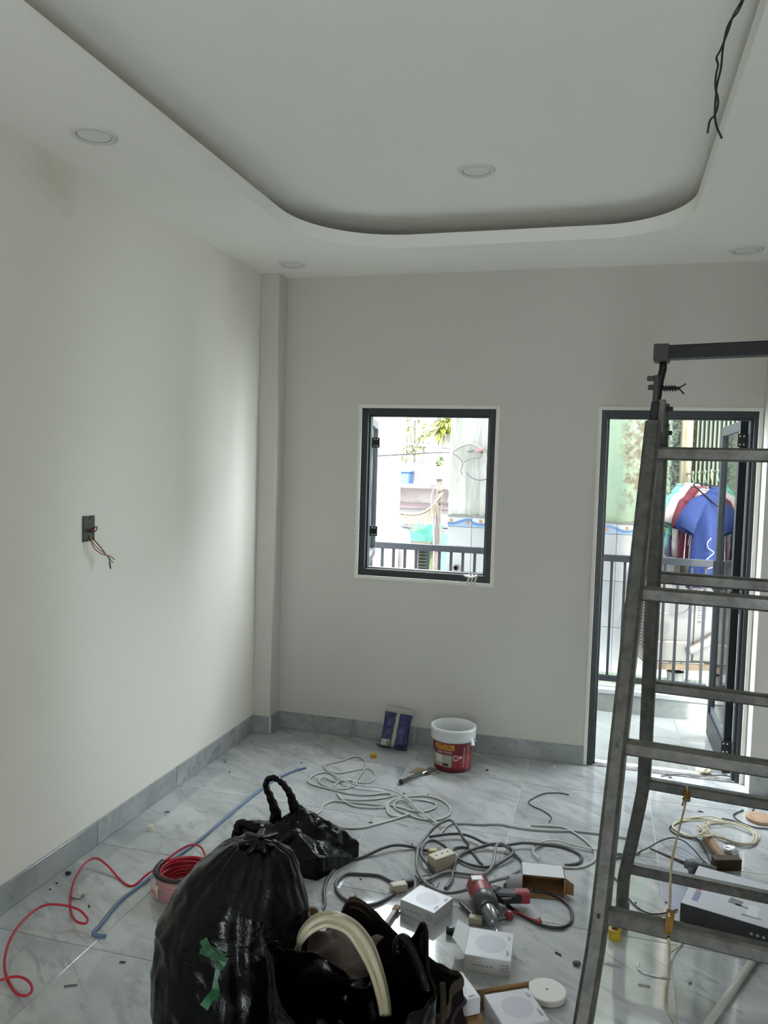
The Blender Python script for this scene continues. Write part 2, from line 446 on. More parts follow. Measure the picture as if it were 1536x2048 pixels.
# rough stone threshold strip
def mat_thr():
    t = NT('threshold_mortar'); v = t.co(); f = t.noise(v, 14, 8, .7, .6)
    t.set(Base_Color=t.ramp(f, [(.3, '#3d3c3a'), (.5, '#62605d'), (.7, '#918f8b')]), Roughness=.8); t.bump(f, .5, .01); return t.m
struct(MB().box(DL+.006, DR-.006, YB+.002, YB+.062, -.004, .004).build('trim_4', mat_thr(), bevel=.002), 'unfinished grey mortar strip at the door threshold')
portal('portal_window', ((WL+WR)/2, YB+.14, (WB+WT)/2), (-PI/2, 0, 0), WR-WL, WT-WB)
portal('portal_door', ((DL+DR)/2, YB+.14, DT/2), (-PI/2, 0, 0), DR-DL, DT)
portal('portal_front', ((FO[0]+FO[1])/2, YF-.13, FO[3]/2), (PI/2, 0, 0), FO[1]-FO[0], FO[3])
# ------------------------------------------------------------------ balcony and the alley beyond
RAILC = mat('grey_rail_paint', '#222427', .55, spec=.15)
YK = 5.66
bf = MB().box(-.6, 3.3, YB+.12, YK+.14, -.10, -.0095).build('balcony_floor', GROUT); struct(bf, 'pale marble tiled balcony floor')
for i, (a, b) in enumerate([(-.6, .0), (.0, .63), (.63, 1.26), (1.26, 1.89), (1.89, 2.52), (2.52, 3.3)]):
    for c, d in ((YB+.12, 5.22), (5.22, YK)):
        cx, cy = (a+b)/2, (c+d)/2
        o = MB().box(a-cx+.0015, b-cx-.0015, c-cy+.0015, d-cy-.0015, -.006, .0).build('balcony_tile', MARBLE_O, bf, bevel=.0006, seg=1)
        o.location = (cx, cy, -.003)
kb = MB().box(-.6, 3.3, YK+.01, YK+.14, -.1, .12).build('balcony_kerb', GROUT); struct(kb, 'low marble faced kerb at the balcony edge')
for k in range(7):
    a = -.6+.558*k
    o = MB().box(-.277, .277, 0, .010, 0, .118).build('kerb_tile', MARBLE_O, kb, bevel=.001, seg=1); o.location = (a+.279, YK, 0)
MB().box(-.6, 3.3, YK-.012, YK+.15, .12, .156).build('kerb_cap', mat('white_cap_stone', '#838583', .4), kb, bevel=.006)
rl = empty('balcony_railing', (1.1, YK+.06, .156), 0, 'grey metal balcony railing of thin upright bars on the white kerb', 'railing')
def rp(mb, nm, mt=RAILC, bv=.002):
    o = mb.build(nm, mt, rl, bevel=bv); o.matrix_parent_inverse = Matrix.Translation((-1.1, -(YK+.06), -.156)); return o
rp(MB().box(-.6, 2.72, YK+.04, YK+.08, 1.03, 1.075), 'top_rail')
rp(MB().box(-.6, 2.72, YK+.045, YK+.075, .195, .235), 'bottom_rail')
for k in range(-11, 27):
    x = .429+.0866*k; rp(MB().box(x-.009, x+.009, YK+.051, YK+.069, .235, 1.03), 'baluster', bv=0)
for x in (-.3, .65, 1.6): rp(MB().box(x-.02, x+.02, YK+.045, YK+.075, .156, .195), 'rail_foot', bv=0)

TONE[0] = .155
# --- neighbour wall across the alley
YN = 6.6; NX0 = .745; NX1 = 3.9
def mat_neighbour():
    t = NT('stained_neighbour_plaster'); v = t.co()
    sep = t.n('ShaderNodeSeparateXYZ'); t.l(v, sep.inputs[0])
    st = t.n('ShaderNodeMapping'); st.inputs['Scale'].default_value = (7, 1, .55); t.l(v, st.inputs['Vector'])
    streak = t.noise(st.outputs[0], 1.4, 8, .65, .5); speck = t.noise(v, 42, 6, .7); cloud = t.noise(v, 3.2, 6, .65)
    conc = t.mix(t.ramp(streak, [(.40, 0.0), (.62, 1.0)]), '#eeeee2', '#a5a79b')
    conc = t.mix(t.ramp(cloud, [(.5, 0.0), (.75, .6)]), conc, '#a9a88f')
    grn = t.mix(t.ramp(cloud, [(.4, 0.0), (.7, 1.0)]), '#9fbf9f', '#b3c89e')
    grn = t.mix(t.ramp(streak, [(.50, 0.0), (.70, .35)]), grn, '#8e9166')
    # brown mould run on the green part, dark specks near the pipe
    def band(x0, w):
        a = t.n('ShaderNodeMath', operation='SUBTRACT'); t.l(sep.outputs[0], a.inputs[0]); a.inputs[1].default_value = x0
        b = t.n('ShaderNodeMath', operation='ABSOLUTE'); t.l(a.outputs[0], b.inputs[0])
        w_ = t.n('ShaderNodeMath', operation='MULTIPLY_ADD'); t.l(cloud, w_.inputs[0]); w_.inputs[1].default_value = -.22; t.l(b.outputs[0], w_.inputs[2])
        return t.ramp(w_.outputs[0], [(0.0, 1.0), (max(.01, w), 0.0)])
    b1 = t.mix(1.0, band(2.26, .06), t.ramp(t.noise(v, 16, 6, .7), [(.40, 0.0), (.58, 1.0)]), 'MULTIPLY')
    zf = t.n('ShaderNodeMapRange'); t.l(sep.outputs[2], zf.inputs[0]); zf.inputs[1].default_value = 1.25; zf.inputs[2].default_value = 1.5
    b1 = t.mix(1.0, b1, zf.outputs[0], 'MULTIPLY')
    grn = t.mix(b1, grn, '#6d5a34')
    b2 = t.mix(1.0, band(2.62, .14), t.ramp(speck, [(.45, 0.0), (.53, 1.0)]), 'MULTIPLY')
    grn = t.mix(b2, grn, '#3c4034')
    sx = t.n('ShaderNodeMapRange'); t.l(sep.outputs[0], sx.inputs[0]); sx.inputs[1].default_value = 1.5; sx.inputs[2].default_value = 1.9
    c = t.mix(sx.outputs[0], conc, grn)
    zl = t.n('ShaderNodeMapRange'); t.l(sep.outputs[2], zl.inputs[0]); zl.inputs[1].default_value = .15; zl.inputs[2].default_value = -.1
    moss = t.mix(t.ramp(t.noise(v, 9, 6, .7), [(.4, 0.0), (.6, 1.0)]), '#aab09a', '#5f7050')
    c = t.mix(zl.outputs[0], c, moss)
    t.set(Base_Color=c, Roughness=.85); t.bump(cloud, .25, .02); return t.m
nw = MB().box(NX0, NX1, YN, YN+.25, -1.6, 3.0).build('neighbour_wall', mat_neighbour()); struct(nw, 'stained concrete and mint green house wall across the alley')
def mat_border():
    t = NT('blue_wave_border'); v = t.co(); sep = t.n('ShaderNodeSeparateXYZ'); t.l(v, sep.inputs[0])
    def mth(op, a, b=None, c=None):
        m = t.n('ShaderNodeMath', operation=op)
        for i, q in enumerate((a, b, c)):
            if q is None: continue
            if isinstance(q, (int, float)): m.inputs[i].default_value = q
            else: t.l(q, m.inputs[i])
        return m.outputs[0]
    s = mth('SINE', mth('MULTIPLY', sep.outputs[0], 2*PI/.29)); wv = mth('MULTIPLY', s, .018)
    d = mth('ABSOLUTE', mth('SUBTRACT', sep.outputs[2], wv))
    line = t.ramp(d, [(.010, 1.0), (.014, 0.0)])
    below = t.ramp(mth('MULTIPLY_ADD', mth('SUBTRACT', wv, sep.outputs[2]), 20, .5), [(.48, 0.0), (.52, 1.0)])
    c = t.mix(below, '#dfe5ea', '#a9c3de'); c = t.mix(line, c, '#6f95c4')
    fx = mth('ABSOLUTE', mth('SUBTRACT', mth('ABSOLUTE', sep.outputs[0]), .07)); fz = mth('ADD', mth('MULTIPLY', sep.outputs[0], .12), sep.outputs[2])
    fl_ = mth('SQRT', mth('ADD', mth('MULTIPLY', fx, fx), mth('MULTIPLY', fz, fz)))
    c = t.mix(t.ramp(fl_, [(.012, 1.0), (.018, 0.0)]), c, '#c99a63')
    t.set(Base_Color=c, Roughness=.2); return t.m
TILEW = mat('white_wall_tile', '#d9dad8', .18, var='#c9cbc6', vscale=3)
BORD = mat_border()
x = NX0-.085
for k in range(11):
    a = max(x, NX0); b = min(x+.29, NX1)
    for (z0, z1) in ((.78, 1.153), (.41, .778), (.045, .408)):
        o = MB().box(-(b-a)/2+.0015, (b-a)/2-.0015, -.009, 0, (z0-z1)/2+.001, (z1-z0)/2-.001).build('wall_tile', TILEW, nw, bevel=.001, seg=1)
        o.location = ((a+b)/2, YN, (z0+z1)/2)
    o = MB().box(-(b-a)/2+.0015, (b-a)/2-.0015, -.011, 0, -.041, .041).build('border_tile', BORD, nw, bevel=.001, seg=1)
    o.location = ((a+b)/2, YN, 1.196); x += .29
# ragged mortar lip over the border
mb = MB(); rr = random.Random(3)
for k in range(70):
    xx = NX0+.02+k*.03; h = rr.uniform(.006, .03)
    mb.box(xx-.016, xx+.016, YN-.016, YN+.01, 1.237, 1.24+h)
o = mb.build('mortar_lip', mat('mortar', '#8f8e80', .9), nw); o['kind'] = 'stuff'

# drain stub
p = YP(913, 1135, YN-.01)
r = empty('drain_pipe_stub', p, 0, 'round brown drain hole stub in the white tiled wall across the alley', 'pipe')
m90 = Matrix.Rotation(PI/2, 4, 'X')
MB().lathe([(.016, .0), (.024, .0), (.026, .03), (.018, .03)], 20, m90, False, False).build('rim', mat('rust_brown', '#6d5443', .8), r)
MB().lathe([(.001, .004), (.019, .004)], 20, m90, True, False).build('bore', mat('dark_bore', '#2a1f19', .9), r)

# downpipe
p0 = YP(1361, 1135, 6.5); p1 = YP(1366, 780, 6.5)
r = empty('downpipe', (p0.x, 6.5, p0.z), 0, 'fat cream plastic downpipe on the mouldy green wall across the alley', 'pipe')
CREAM = mat('cream_pvc', '#a59a70', .45, var='#93845a', vscale=5)
MB().lathe([(.045, -.1), (.045, 1.9)], 24).build('tube', CREAM, r, smooth=True)
for z in (.12, .82): MB().lathe([(.046, z), (.052, z), (.052, z+.06), (.046, z+.06)], 24, None, False, False).build('collar', CREAM, r)

# corrugated sheet
CORR = mat('green_corrugated_steel', '#7f8f6e', .5, .0, var='#6a7a5c', vscale=4)
def corr(u, v):
    xx = u*.75; ph = (xx/.030) % 1; dep = .014*max(-1, min(1, 2.2*math.cos(2*PI*ph)))
    return (xx, dep, v*2.3)
p = YP(1384, 990, 6.52)
cs = MB(); cs.grid(corr, 260, 2); co_ = cs.build('corrugated_sheet', CORR, None, solid=.002); co_.location = (p.x, 6.50, .75)
tag(co_, 'ribbed green corrugated metal sheet behind the hanging clothes', 'metal sheet')

# --- air conditioner outdoor unit
ACW, ACD, ACH = .50, .27, .60
pz = YP(1345, 1328, 6.15)
ac = empty('air_conditioner', (pz.x+.01, 6.33, pz.z), math.radians(13), 'cream outdoor air conditioner unit on a rusty bracket behind the railing', 'air conditioner')
ACM = mat('aged_cream_plastic', '#7f7c71', .45, var='#726c5c', vscale=4)
ACD_ = mat('ac_dark', '#2b2b29', .7)
MB().box(-ACW/2, ACW/2, -ACD/2, ACD/2, 0, ACH).build('casing', ACM, ac, bevel=.025, seg=3)
for k in range(19):
    z = .10+k*.024; MB().box(-ACW/2-.008, -ACW/2+.004, -ACD/2+.03, ACD/2-.03, z, z+.010).build('side_fin', mat('ac_fin', '#8f8c82', .4), ac)
MB().box(-ACW/2-.001, -ACW/2+.002, -ACD/2+.025, ACD/2-.025, .09, .57).build('fin_recess', ACD_, ac)
mF = Matrix.Translation((-.06, -ACD/2, .43)) @ Matrix.Rotation(PI/2, 4, 'X') @ Matrix.Diagonal((1, .55, 1, 1))
MB().lathe([(.001, -.012), (.10, -.010), (.125, .003), (.135, .004), (.145, 0)], 40, mF, True, False).build('oval_dish', ACM, ac, smooth=True)
MB().box(-.20, .085, -ACD/2-.022, -ACD/2+.01, .012, .17).build('lower_panel', ACM, ac, bevel=.02, seg=3)
MB().box(.10, .235, -ACD/2-.010, -ACD/2+.01, .02, .57).build('service_panel', ACM, ac, bevel=.006)
lb = MB()
rr = random.Random(5)
for k in range(9):
    for c in range(3): lb.box(.125+c*.022, .125+c*.022+rr.uniform(.008, .018), -ACD/2-.0125, -ACD/2-.0098, .34+k*.018, .346+k*.018)
lb.box(.125, .15, -ACD/2-.0125, -ACD/2-.0098, .305, .318); lb.box(.155, .172, -ACD/2-.0125, -ACD/2-.0098, .300, .322)
lb.build('printed_label', mat('ac_print', '#3a3a38', .6), ac)
MB().tube(spline([(.06, -ACD/2-.04, .10), (.13, -ACD/2-.045, .14), (.21, -ACD/2-.04, .19), (.27, -ACD/2+.02, .24), (.29, -.02, .30)]), .030, 10).build('taped_pipe', mat('white_pipe_tape', '#968f88', .6, bump=.4, bscale=40, bdist=.01), ac, smooth=True)
RUST = mat('rusty_angle_iron', '#6b4f2a', .85, var='#8c7446', vscale=18)
MB().box(-.20, .30, -ACD/2-.03, -ACD/2+.005, -.045, -.002).build('bracket_rail', RUST, ac)
MB().box(.262, .305, -.10, ACD/2+.1, -.045, .30).build('bracket_side', RUST, ac)
MB().box(-.20, -.165, -ACD/2, ACD/2+.1, -.04, -.002).build('bracket_arm', RUST, ac)
# grey bucket below the unit
p = YP(1350, 1372, 6.25)
r = empty('drip_can', (p.x, 6.28, p.z), 0, 'grey metal can hanging under the outdoor air conditioner', 'can')
MB().lathe([(.055, 0), (.06, .10), (.064, .104), (.056, .104), (.052, .01)], 20, None, True, True).build('body', mat('can_grey', '#77796f', .5, .3), r, smooth=False)
MB().tube([(-.06, 0, .09), (-.05, 0, .16), (0, 0, .20), (.05, 0, .16), (.06, 0, .09)], .003, 6).build('handle', mat('can_wire', '#3c3c3a', .5), r)

# --- clothes
def shirt(name, pos, rz, color, label, L=.62, w=.215, sl=.16, cat='shirt', var=None, print_=None, seed=0, trim=None, hem=None, tilt=0):
    rr = random.Random(seed); ph = [rr.uniform(0, 6) for _ in range(4)]
    mt = mat(name+'_cloth_%d' % seed, color, .85, spec=.15, var=var, vscale=28 if var else 8, bump=.3, bscale=25, bdist=.01)
    zs = [0, -.02, -.05, -.085, -.13, -.17, -.25, -.34, -.44, -.54, -L]
    hw = [.07, .085, .125, w*.80, w*.95, w*.97, w*.94, w*.95, w*.98, w*1.0, w*1.03]
    hd = [.03, .038, .045, .05, .052, .055, .055, .055, .055, .055, .055]
    mb = MB(); n = 40; rings = []
    for i, z in enumerate(zs):
        ring = []
        f = min(1, max(0, (-z-.1)/.3))
        for k in range(n):
            a = 2*PI*k/n; c, s_ = math.cos(a), math.sin(a)
            dx = hw[i]*(abs(c)**.8)*(1 if c >= 0 else -1); dy = hd[i]*s_
            dy += f*(.020*math.sin(dx*34+ph[0])+.010*math.sin(dx*71+ph[1]+z*5))
            ring.append(mb.bm.verts.new((dx, dy, z+f*.012*math.sin(dx*20+ph[2]))))
        rings.append(ring)
    for A, B in zip(rings, rings[1:]):
        for k in range(n): mb.bm.faces.new((A[k], A[(k+1) % n], B[(k+1) % n], B[k]))
    root = empty(name, pos, rz, label, cat)
    root.rotation_euler = (0, tilt, rz)
    mb.build('body', mt, root, smooth=True, solid=.003)
    for sg in (-1, 1):
        ms = MB(); pts = [Vector((sg*w*.55, 0, -.095)), Vector((sg*w*.88, 0, -.14)), Vector((sg*(w+sl*.25), -.01, -.22)), Vector((sg*(w+sl*.48), -.015, -.31))]
        rings = []
        for i, p in enumerate(pts):
            t = (pts[min(i+1, 3)]-pts[max(i-1, 0)]).normalized(); u = Vector((0, 1, 0)); v = t.cross(u).normalized()
            ra, rb = (.035, .042, .045, .045)[i], (.045, .065, .075, .085)[i]
            rings.append([ms.bm.verts.new(p+u*math.cos(2*PI*k/20)*ra+v*math.sin(2*PI*k/20)*rb) for k in range(20)])
        for A, B in zip(rings, rings[1:]):
            for k in range(20): ms.bm.faces.new((A[k], A[(k+1) % 20], B[(k+1) % 20], B[k]))
        ms.build('sleeve', mt, root, smooth=True, solid=.003)
    mc = MB(); mc.tube([(.075*math.cos(2*PI*k/24), .034*math.sin(2*PI*k/24), -.005-.012*(1-abs(math.cos(2*PI*k/24)))) for k in range(24)], .008, 6, closed=True)
    mc.build('collar', mat(name+'_trim_%d' % seed, trim or color, .85), root, smooth=True)
    if hem:
        mh_ = MB(); mh_.lathe([(1, 0), (1.01, -.16)], 40, Matrix.Diagonal((w*1.0, .05, 1, 1)), False, False)
        o = mh_.build('lower_layer', mat(name+'_hem_%d' % seed, hem, .85), root, smooth=True, solid=.003); o.location = (0, 0, -L+.02)
    if print_:
        for pl in print_: MB().tube(spline([(a-.145, -.084, b) for a, b in pl], 6), .0032, 5).build('white_print', mat('shirt_print', '#e4e6ea', .8), root)
    return root
def hang(px, py, yv): return YP(px, py, yv)
rz = math.radians(-38)
shirt('mint_shirt', hang(1368, 968, 6.38), math.radians(50), '#79cbb4', 'mint green shirt with purple lower part, farthest left on the clothes line', L=.40, w=.16, sl=.12, seed=1, hem='#4b2a78')
shirt('white_blouse', hang(1384, 966, 6.34), math.radians(50), '#d8cdca', 'whitish pink blouse hanging between mint and maroon shirts', L=.42, w=.18, sl=.15, seed=2, cat='blouse')
shirt('maroon_shirt', hang(1398, 972, 6.27), math.radians(50), '#6f1730', 'dark maroon shirt with white piping hanging on the balcony line', L=.56, w=.17, sl=.10, seed=3, print_=[[(-.10, -.25), (-.115, -.55)], [(-.03, -.2), (-.07, -.42)]])
shirt('floral_dress', hang(1416, 978, 6.2), math.radians(48), '#c9b7ba', 'white and pink patterned dress hanging just behind the blue shirt', L=.72, w=.15, sl=.08, seed=4, var='#8f6a74', cat='dress')
shirt('blue_shirt', hang(1441, 973, 6.12), math.radians(38), '#0f3274', 'bright blue t-shirt with white outline print, frontmost on the clothes line', L=.72, w=.235, sl=.19, seed=5,
      print_=[[(.00, -.36), (-.03, -.39), (-.02, -.43), (.03, -.46), (-.02, -.50), (-.05, -.53), (-.02, -.57), (.04, -.56)]])
# clothes line pole and hooks
pa = YP(1372, 948, 6.46); pb = YP(1500, 936, 6.02)
tag(MB().tube([pa, pb], .006, 8).build('clothes_line', mat('line_steel', '#8a9080', .4, .5)), 'thin metal clothes line pole over the hanging clothes', 'pole')
for k, c in enumerate(['#7fb98a', '#9ec46c', '#7fb98a', '#c8cf6a', '#86c79a', '#a9c98b', '#d0d8cf']):
    q = pa.lerp(pb, .12+.1*k)
    h = MB(); h.tube(spline([q+Vector((0, -.012, -.012)), q+Vector((0, -.008, .012)), q+Vector((0, .010, .012)), q+Vector((0, .012, -.01)), q+Vector((0, 0, -.04)), q+Vector((.01, 0, -.075))], 4), .0045, 6)
    tag(h.build('hanger_hook', mat('hook_%d' % k, c, .4)), '%s plastic hanger hook, %s from the left on the clothes line' % (['green', 'lime', 'green', 'yellow', 'mint', 'olive', 'white'][k], ['first', 'second', 'third', 'fourth', 'fifth', 'sixth', 'seventh'][k]), 'hook', 'hanger hooks on the clothes line')
q0 = YP(1388, 968, 6.0); q1 = YP(1442, 974, 6.0); q2 = YP(1434, 1012, 6.0)
r = empty('black_hanger', q0, 0, 'black plastic hanger sticking out over the blue shirt', 'hanger')
loop = [q0+Vector((.0, 0, -.012)), q0, q0+Vector((.012, 0, .008)), q1, q1+Vector((.06, .02, -.06)), q2+Vector((.04, 0, -.02)), q2]
MB().tube([p-q0 for p in loop]+[q0+Vector((.0, 0, -.012))-q0], .0055, 7).build('hanger_frame', mat('black_plastic', '#0a0a0c', .6, spec=.1), r, smooth=True)
MB().tube([q-q0 for q in spline([q1, q1+Vector((.03, 0, .03)), q1+Vector((.05, .01, .06)), q1+Vector((.03, .02, .08))], 4)], .004, 6).build('hook', MATS['black_plastic'], r, smooth=True)

TONE[0] = .19
# --- far side of the alley seen through the window
def rect(yv, x0, y0, x1, y1):
    a = YP(x0, y1, yv); b = YP(x1, y0, yv); return a.x, b.x, a.z, b.z
PINK = mat('pale_pink_plaster', '#dcd0cf', .8)
pw = YP(803, 900, 8.6).x
struct(MB().box(pw-.3, pw, 6.4, 8.6, -1.8, 2.5).build('alley_wall_left', mat('white_house_plaster', '#e2dedb', .8)), 'bright white side wall along the alley')
struct(MB().box(pw-.2, YP(822, 1070, 9.0).x, 8.62, 9.0, -1.8, YP(815, 1062, 9).z).build('alley_low_wall', PINK, bevel=.03), 'low pale pink wall beside the alley')
YF2 = 11.2
a0, a1, b0, b1 = rect(YF2, 760, 700, 960, 1160)
fa = MB().box(-2.5, 2.4, YF2, YF2+.3, -2.5, 2.75).build('far_facade', mat('far_white_plaster', '#d8d8d0', .85, var='#c9c6b8', vscale=2))
struct(fa, 'white house facade at the end of the alley')
GRN = mat('faded_green_board', '#a8c9a2', .7, var='#bcd6b0', vscale=3)
for (x0, x1) in ((806, 818), (825, 834), (839, 851)):
    A = rect(YF2-.03, x0, 700, x1, 925); MB().box(A[0], A[1], YF2-.03, YF2, A[2], A[3]).build('green_board', GRN, fa)
for (y0, y1, c, nm, d) in ((971, 974.5, '#8d7f80', 'ledge', .34), (975, 1011, '#d3c4be', 'stained_band', .05), (1011, 1014, '#8f7478', 'ledge', .12), (1014, 1050, '#b4a9a6', 'lower_band', .05)):
    A = rect(YF2-d, 780, y0, 930, y1); MB().box(-2, 2, YF2-d, YF2, A[2], A[3]).build(nm, mat(nm+c, c, .8, var='#a58c84' if 'stain' in nm else None, vscale=3), fa)
A = rect(YF2-.2, 806, 1052, 930, 1060)
tag(MB().tube([YP(806, 1052, YF2-.078), YP(925, 1066, YF2-.078)], .028, 8).build('grey_pipe', mat('pipe_grey', '#6c727c', .5)), 'dark grey pipe running across the far house under the ledge', 'pipe')
def slab(name, yv, x0, y0, x1, y1, c, d, label, cat, rough=.6, var=None):
    A = rect(yv, x0, y0, x1, y1); o = MB().box(A[0], A[1], yv, yv+d, -1.8 if ('post' in name or 'shutter' in name or 'teal_sheet' in name) else A[2], A[3]).build(name, mat(name+c, c, rough, var=var), bevel=.01)
    return tag(o, label, cat)
def awning(name, yv, x0, y0, x1, y1, c, d, label):
    A = rect(yv, x0, y0, x1, y1); mb = MB(); n = 26
    mb.grid(lambda u, v: (A[0]+(A[1]-A[0])*u, yv+d*v, A[2]+(A[3]-A[2])*v+.010*math.cos(u*n*2*PI/2)), n*4, 2)
    return tag(mb.build(name, mat(name+c, c, .4), None, solid=.006), label, 'awning')
awning('teal_awning', 9.9, 806, 1058, 868, 1080, '#5fc7a4', .7, 'turquoise corrugated awning at the end of the alley')
slab('teal_sheet', 10.2, 877, 1064, 897, 1092, '#79b5a2', .03, 'faded turquoise sheet leaning right of the utility pole', 'sheet')
slab('stall_fascia', 9.95, 795, 1080, 852, 1091, '#c9b79c', .3, 'weathered tan board under the turquoise awning', 'board', var='#a99478')
for (x0, x1, c, lb) in ((780, 790, '#d5cdb0', 'narrow cream post left of the alley stall'), (792, 797, '#7d7352', 'thin dark olive post of the alley stall'), (806, 812, '#cfc6bd', 'pale stall post behind the second railing bar'), (817, 829, '#bdb5a8', 'wide greyish stall post in the middle')):
    slab('stall_post', 10.0, x0, 1090, x1, 1160, c, .1, lb, 'post')
A = rect(10.3, 834, 1092, 852, 1150)
lv = empty('louvre_door', (A[0], 10.3, A[2]), 0, 'dark slatted louvre door at the end of the alley', 'door')
MB().box(0, A[1]-A[0], .03, .05, -1.8-A[2], A[3]-A[2]).build('backing', mat('louvre_back', '#23241f', .8), lv)
for k in range(9):
    z = (k+.4)*(A[3]-A[2])/9; MB().box(0, A[1]-A[0], 0, .03, z, z+.012, Matrix.Translation((0, 0, 0))).build('slat', mat('louvre_slat', '#8e9070', .7), lv)
slab('green_shutter', 10.4, 853, 1075, 866, 1160, '#a9c28c', .05, 'yellowish green shutter beside the louvre door', 'shutter')
slab('brown_shutter', 10.35, 866, 1095, 877, 1160, '#b7937c', .05, 'pinkish brown shutter behind the utility pole', 'shutter')
slab('dark_green_shutter', 10.4, 880, 1090, 898, 1160, '#7fa37c', .05, 'dull green shutter next to the white tiled wall', 'shutter')
A = rect(11.02, 803, 941, 824, 969)
bt = empty('blue_tub', ((A[0]+A[1])/2, 11.02, YP(812, 971, YF2-.34).z+.0), 0, 'blue plastic tub standing on the ledge of the far house', 'tub')
w_ = (A[1]-A[0])/2; hh = A[3]-A[2]; BLU = mat('blue_plastic', '#3c74c8', .4)
MB().box(-w_, w_, -.12, .12, 0, hh*.9).build('body', BLU, bt, bevel=.02); MB().box(-w_-.012, w_+.012, -.135, .135, hh*.88, hh).build('rim', BLU, bt, bevel=.008)
# utility pole
pt = YP(879, 958, 9.6); pb = YP(876, 1160, 9.6)
up = empty('utility_pole', (pb.x, 9.6, -1.8), 0, 'weathered wooden utility pole carrying bundled cables', 'pole')
MB().bar((0, 0, 0), (pt.x-pb.x, 0, pt.z+1.8), .062, .062, (0, 1, 0)).build('shaft', mat('old_wood', '#9d8f80', .85, var='#7f7366', vscale=12), up)
for z in (3.02, 3.16):
    MB().bar((-.02, -.04, z), (.13, -.04, z), .015, .02).build('bracket_arm', mat('pole_iron', '#55504c', .7), up)
    MB().lathe([(.0, 0), (.018, .0), (.012, .03), (.018, .05), (0.001, .06)], 10, Matrix.Translation((.11, -.04, z+.01))).build('insulator', mat('porcelain', '#d8d4cc', .3), up)
# wires
WIRE_G = mat('grey_wire', '#6d6872', .6); WIRE_T = mat('tan_wire', '#b39a77', .7); WIRE_W = mat('white_wire', '#dcdad4', .6)
def wire(name, pts, r, mt, label, cat='wire', group=None, k=6):
    return tag(MB().tube(spline([YP(*p) for p in pts], k), r, 6).build(name, mt, None, smooth=True), label, cat, group)
wire('street_wire', [(752, 912, 7.3), (805, 909, 7.3), (870, 905, 7.1), (905, 905, 6.7), (945, 902, 6.58)], .006, WIRE_G, 'grey twisted wire stretched from the white wall to the concrete wall')
wire('street_wire', [(800, 886, 10.5), (850, 893, 10.2), (903, 898, 9.8)], .010, WIRE_G, 'dark straight wire crossing in front of the green vines')
wire('cable_bundle', [(735, 998, 9.0), (765, 1012, 9.2), (800, 1026, 9.4), (835, 1028, 9.5), (862, 1015, 9.55), (885, 985, 9.56)], .017, WIRE_T, 'sagging tan cable bundle between the white wall and the utility pole', 'cable')
rr = random.Random(9)
for k in range(7):
    d = 4+k*4
    wire('drooping_wire', [(798+k*2, 1026, 9.42), (822, 1030+d, 9.45), (848, 1028+d, 9.5), (868, 1010+d*.8, 9.52), (877, 1000+d, 9.54)], .004, WIRE_T, 'thin wire drooping between cable bundle and pole, %s from the top of the fan' % ['first', 'second', 'third', 'fourth', 'fifth', 'sixth', 'seventh'][k], 'wire', 'drooping wires at the utility pole', 5)
for pts, lb in (([(752, 968, 8.8), (768, 1010, 9), (785, 1050, 9.2)], 'thin wire slanting down the white wall upper left'),
            ([(750, 1030, 8.8), (775, 1052, 9), (800, 1075, 9.3)], 'thin wire slanting across the pink low wall'),
            ([(750, 1058, 8.8), (775, 1072, 8.9), (800, 1088, 8.95)], 'lowest thin wire over the pink low wall'),
            ([(797, 1028, 9.4), (801, 1060, 9.4), (806, 1088, 9.4), (815, 1145, 9.4)], 'white cable hanging straight down from the cable bundle'),
            ([(842, 1035, 9.5), (833, 1052, 9.5), (826, 1065, 9.5)], 'short white cable end hanging before the turquoise awning'),
            ([(868, 975, 9.55), (862, 1000, 9.5), (866, 1050, 9.5), (868, 1100, 9.5)], 'white cable running down left of the utility pole')):
    wire('hanging_wire', pts, .0055, WIRE_W if 'white' in lb.split()[0:1] or 'short white' in lb else WIRE_G, lb)
for k, dx in enumerate((-4, 0, 4)):
    wire('pole_cable', [(872+dx*.4, 1005, 9.54), (872+dx, 1040, 9.53), (874+dx*1.2, 1060, 9.53), (873+dx, 1100, 9.54)], .006, mat('dark_cable', '#7e6f6c', .7), 'brownish cable strapped down the utility pole, %s of the three' % ['left', 'middle', 'right'][k], 'cable', 'cables strapped to the utility pole')
# cables on the concrete wall
wire('wall_cable', [(905, 903, 6.56), (925, 891, 6.56), (945, 888, 6.56), (962, 897, 6.56), (972, 915, 6.56), (977, 945, 6.56), (981, 990, 6.56), (984, 1040, 6.56)], .010, mat('pale_cable', '#aaa59c', .6), 'pale thick cable looping over the concrete wall and down', 'cable')
wire('wall_cable', [(905, 907, 6.56), (915, 913, 6.56), (925, 925, 6.56), (922, 940, 6.56), (924, 949, 6.56)], .005, WIRE_G, 'grey wire tail hanging below the cable loop on concrete')
wire('wall_cable', [(929, 924, 6.56), (942, 917, 6.56), (955, 916, 6.56), (963, 912, 6.56), (962, 906, 6.56)], .004, WIRE_G, 'thin grey wire curling under the red clamp')
wire('wall_cable', [(933, 945, 6.56), (943, 955, 6.56), (958, 960, 6.56), (975, 958, 6.56)], .006, WIRE_G, 'grey wire sagging across the concrete wall under the loop')
p = YP(960, 901, 6.57)
r = empty('cable_clamp', p, 0, 'red cable clamp with black bolt on the concrete wall', 'clamp')
MB().box(-.03, .035, -.02, .02, -.012, .018).build('clamp_body', mat('clamp_red', '#b0796f', .6), r, bevel=.004)
MB().lathe([(.001, 0), (.010, 0), (.010, .03), (.001, .03)], 10, Matrix.Translation((.02, -.015, -.012)) @ m90).build('bolt', BLACKM, r)
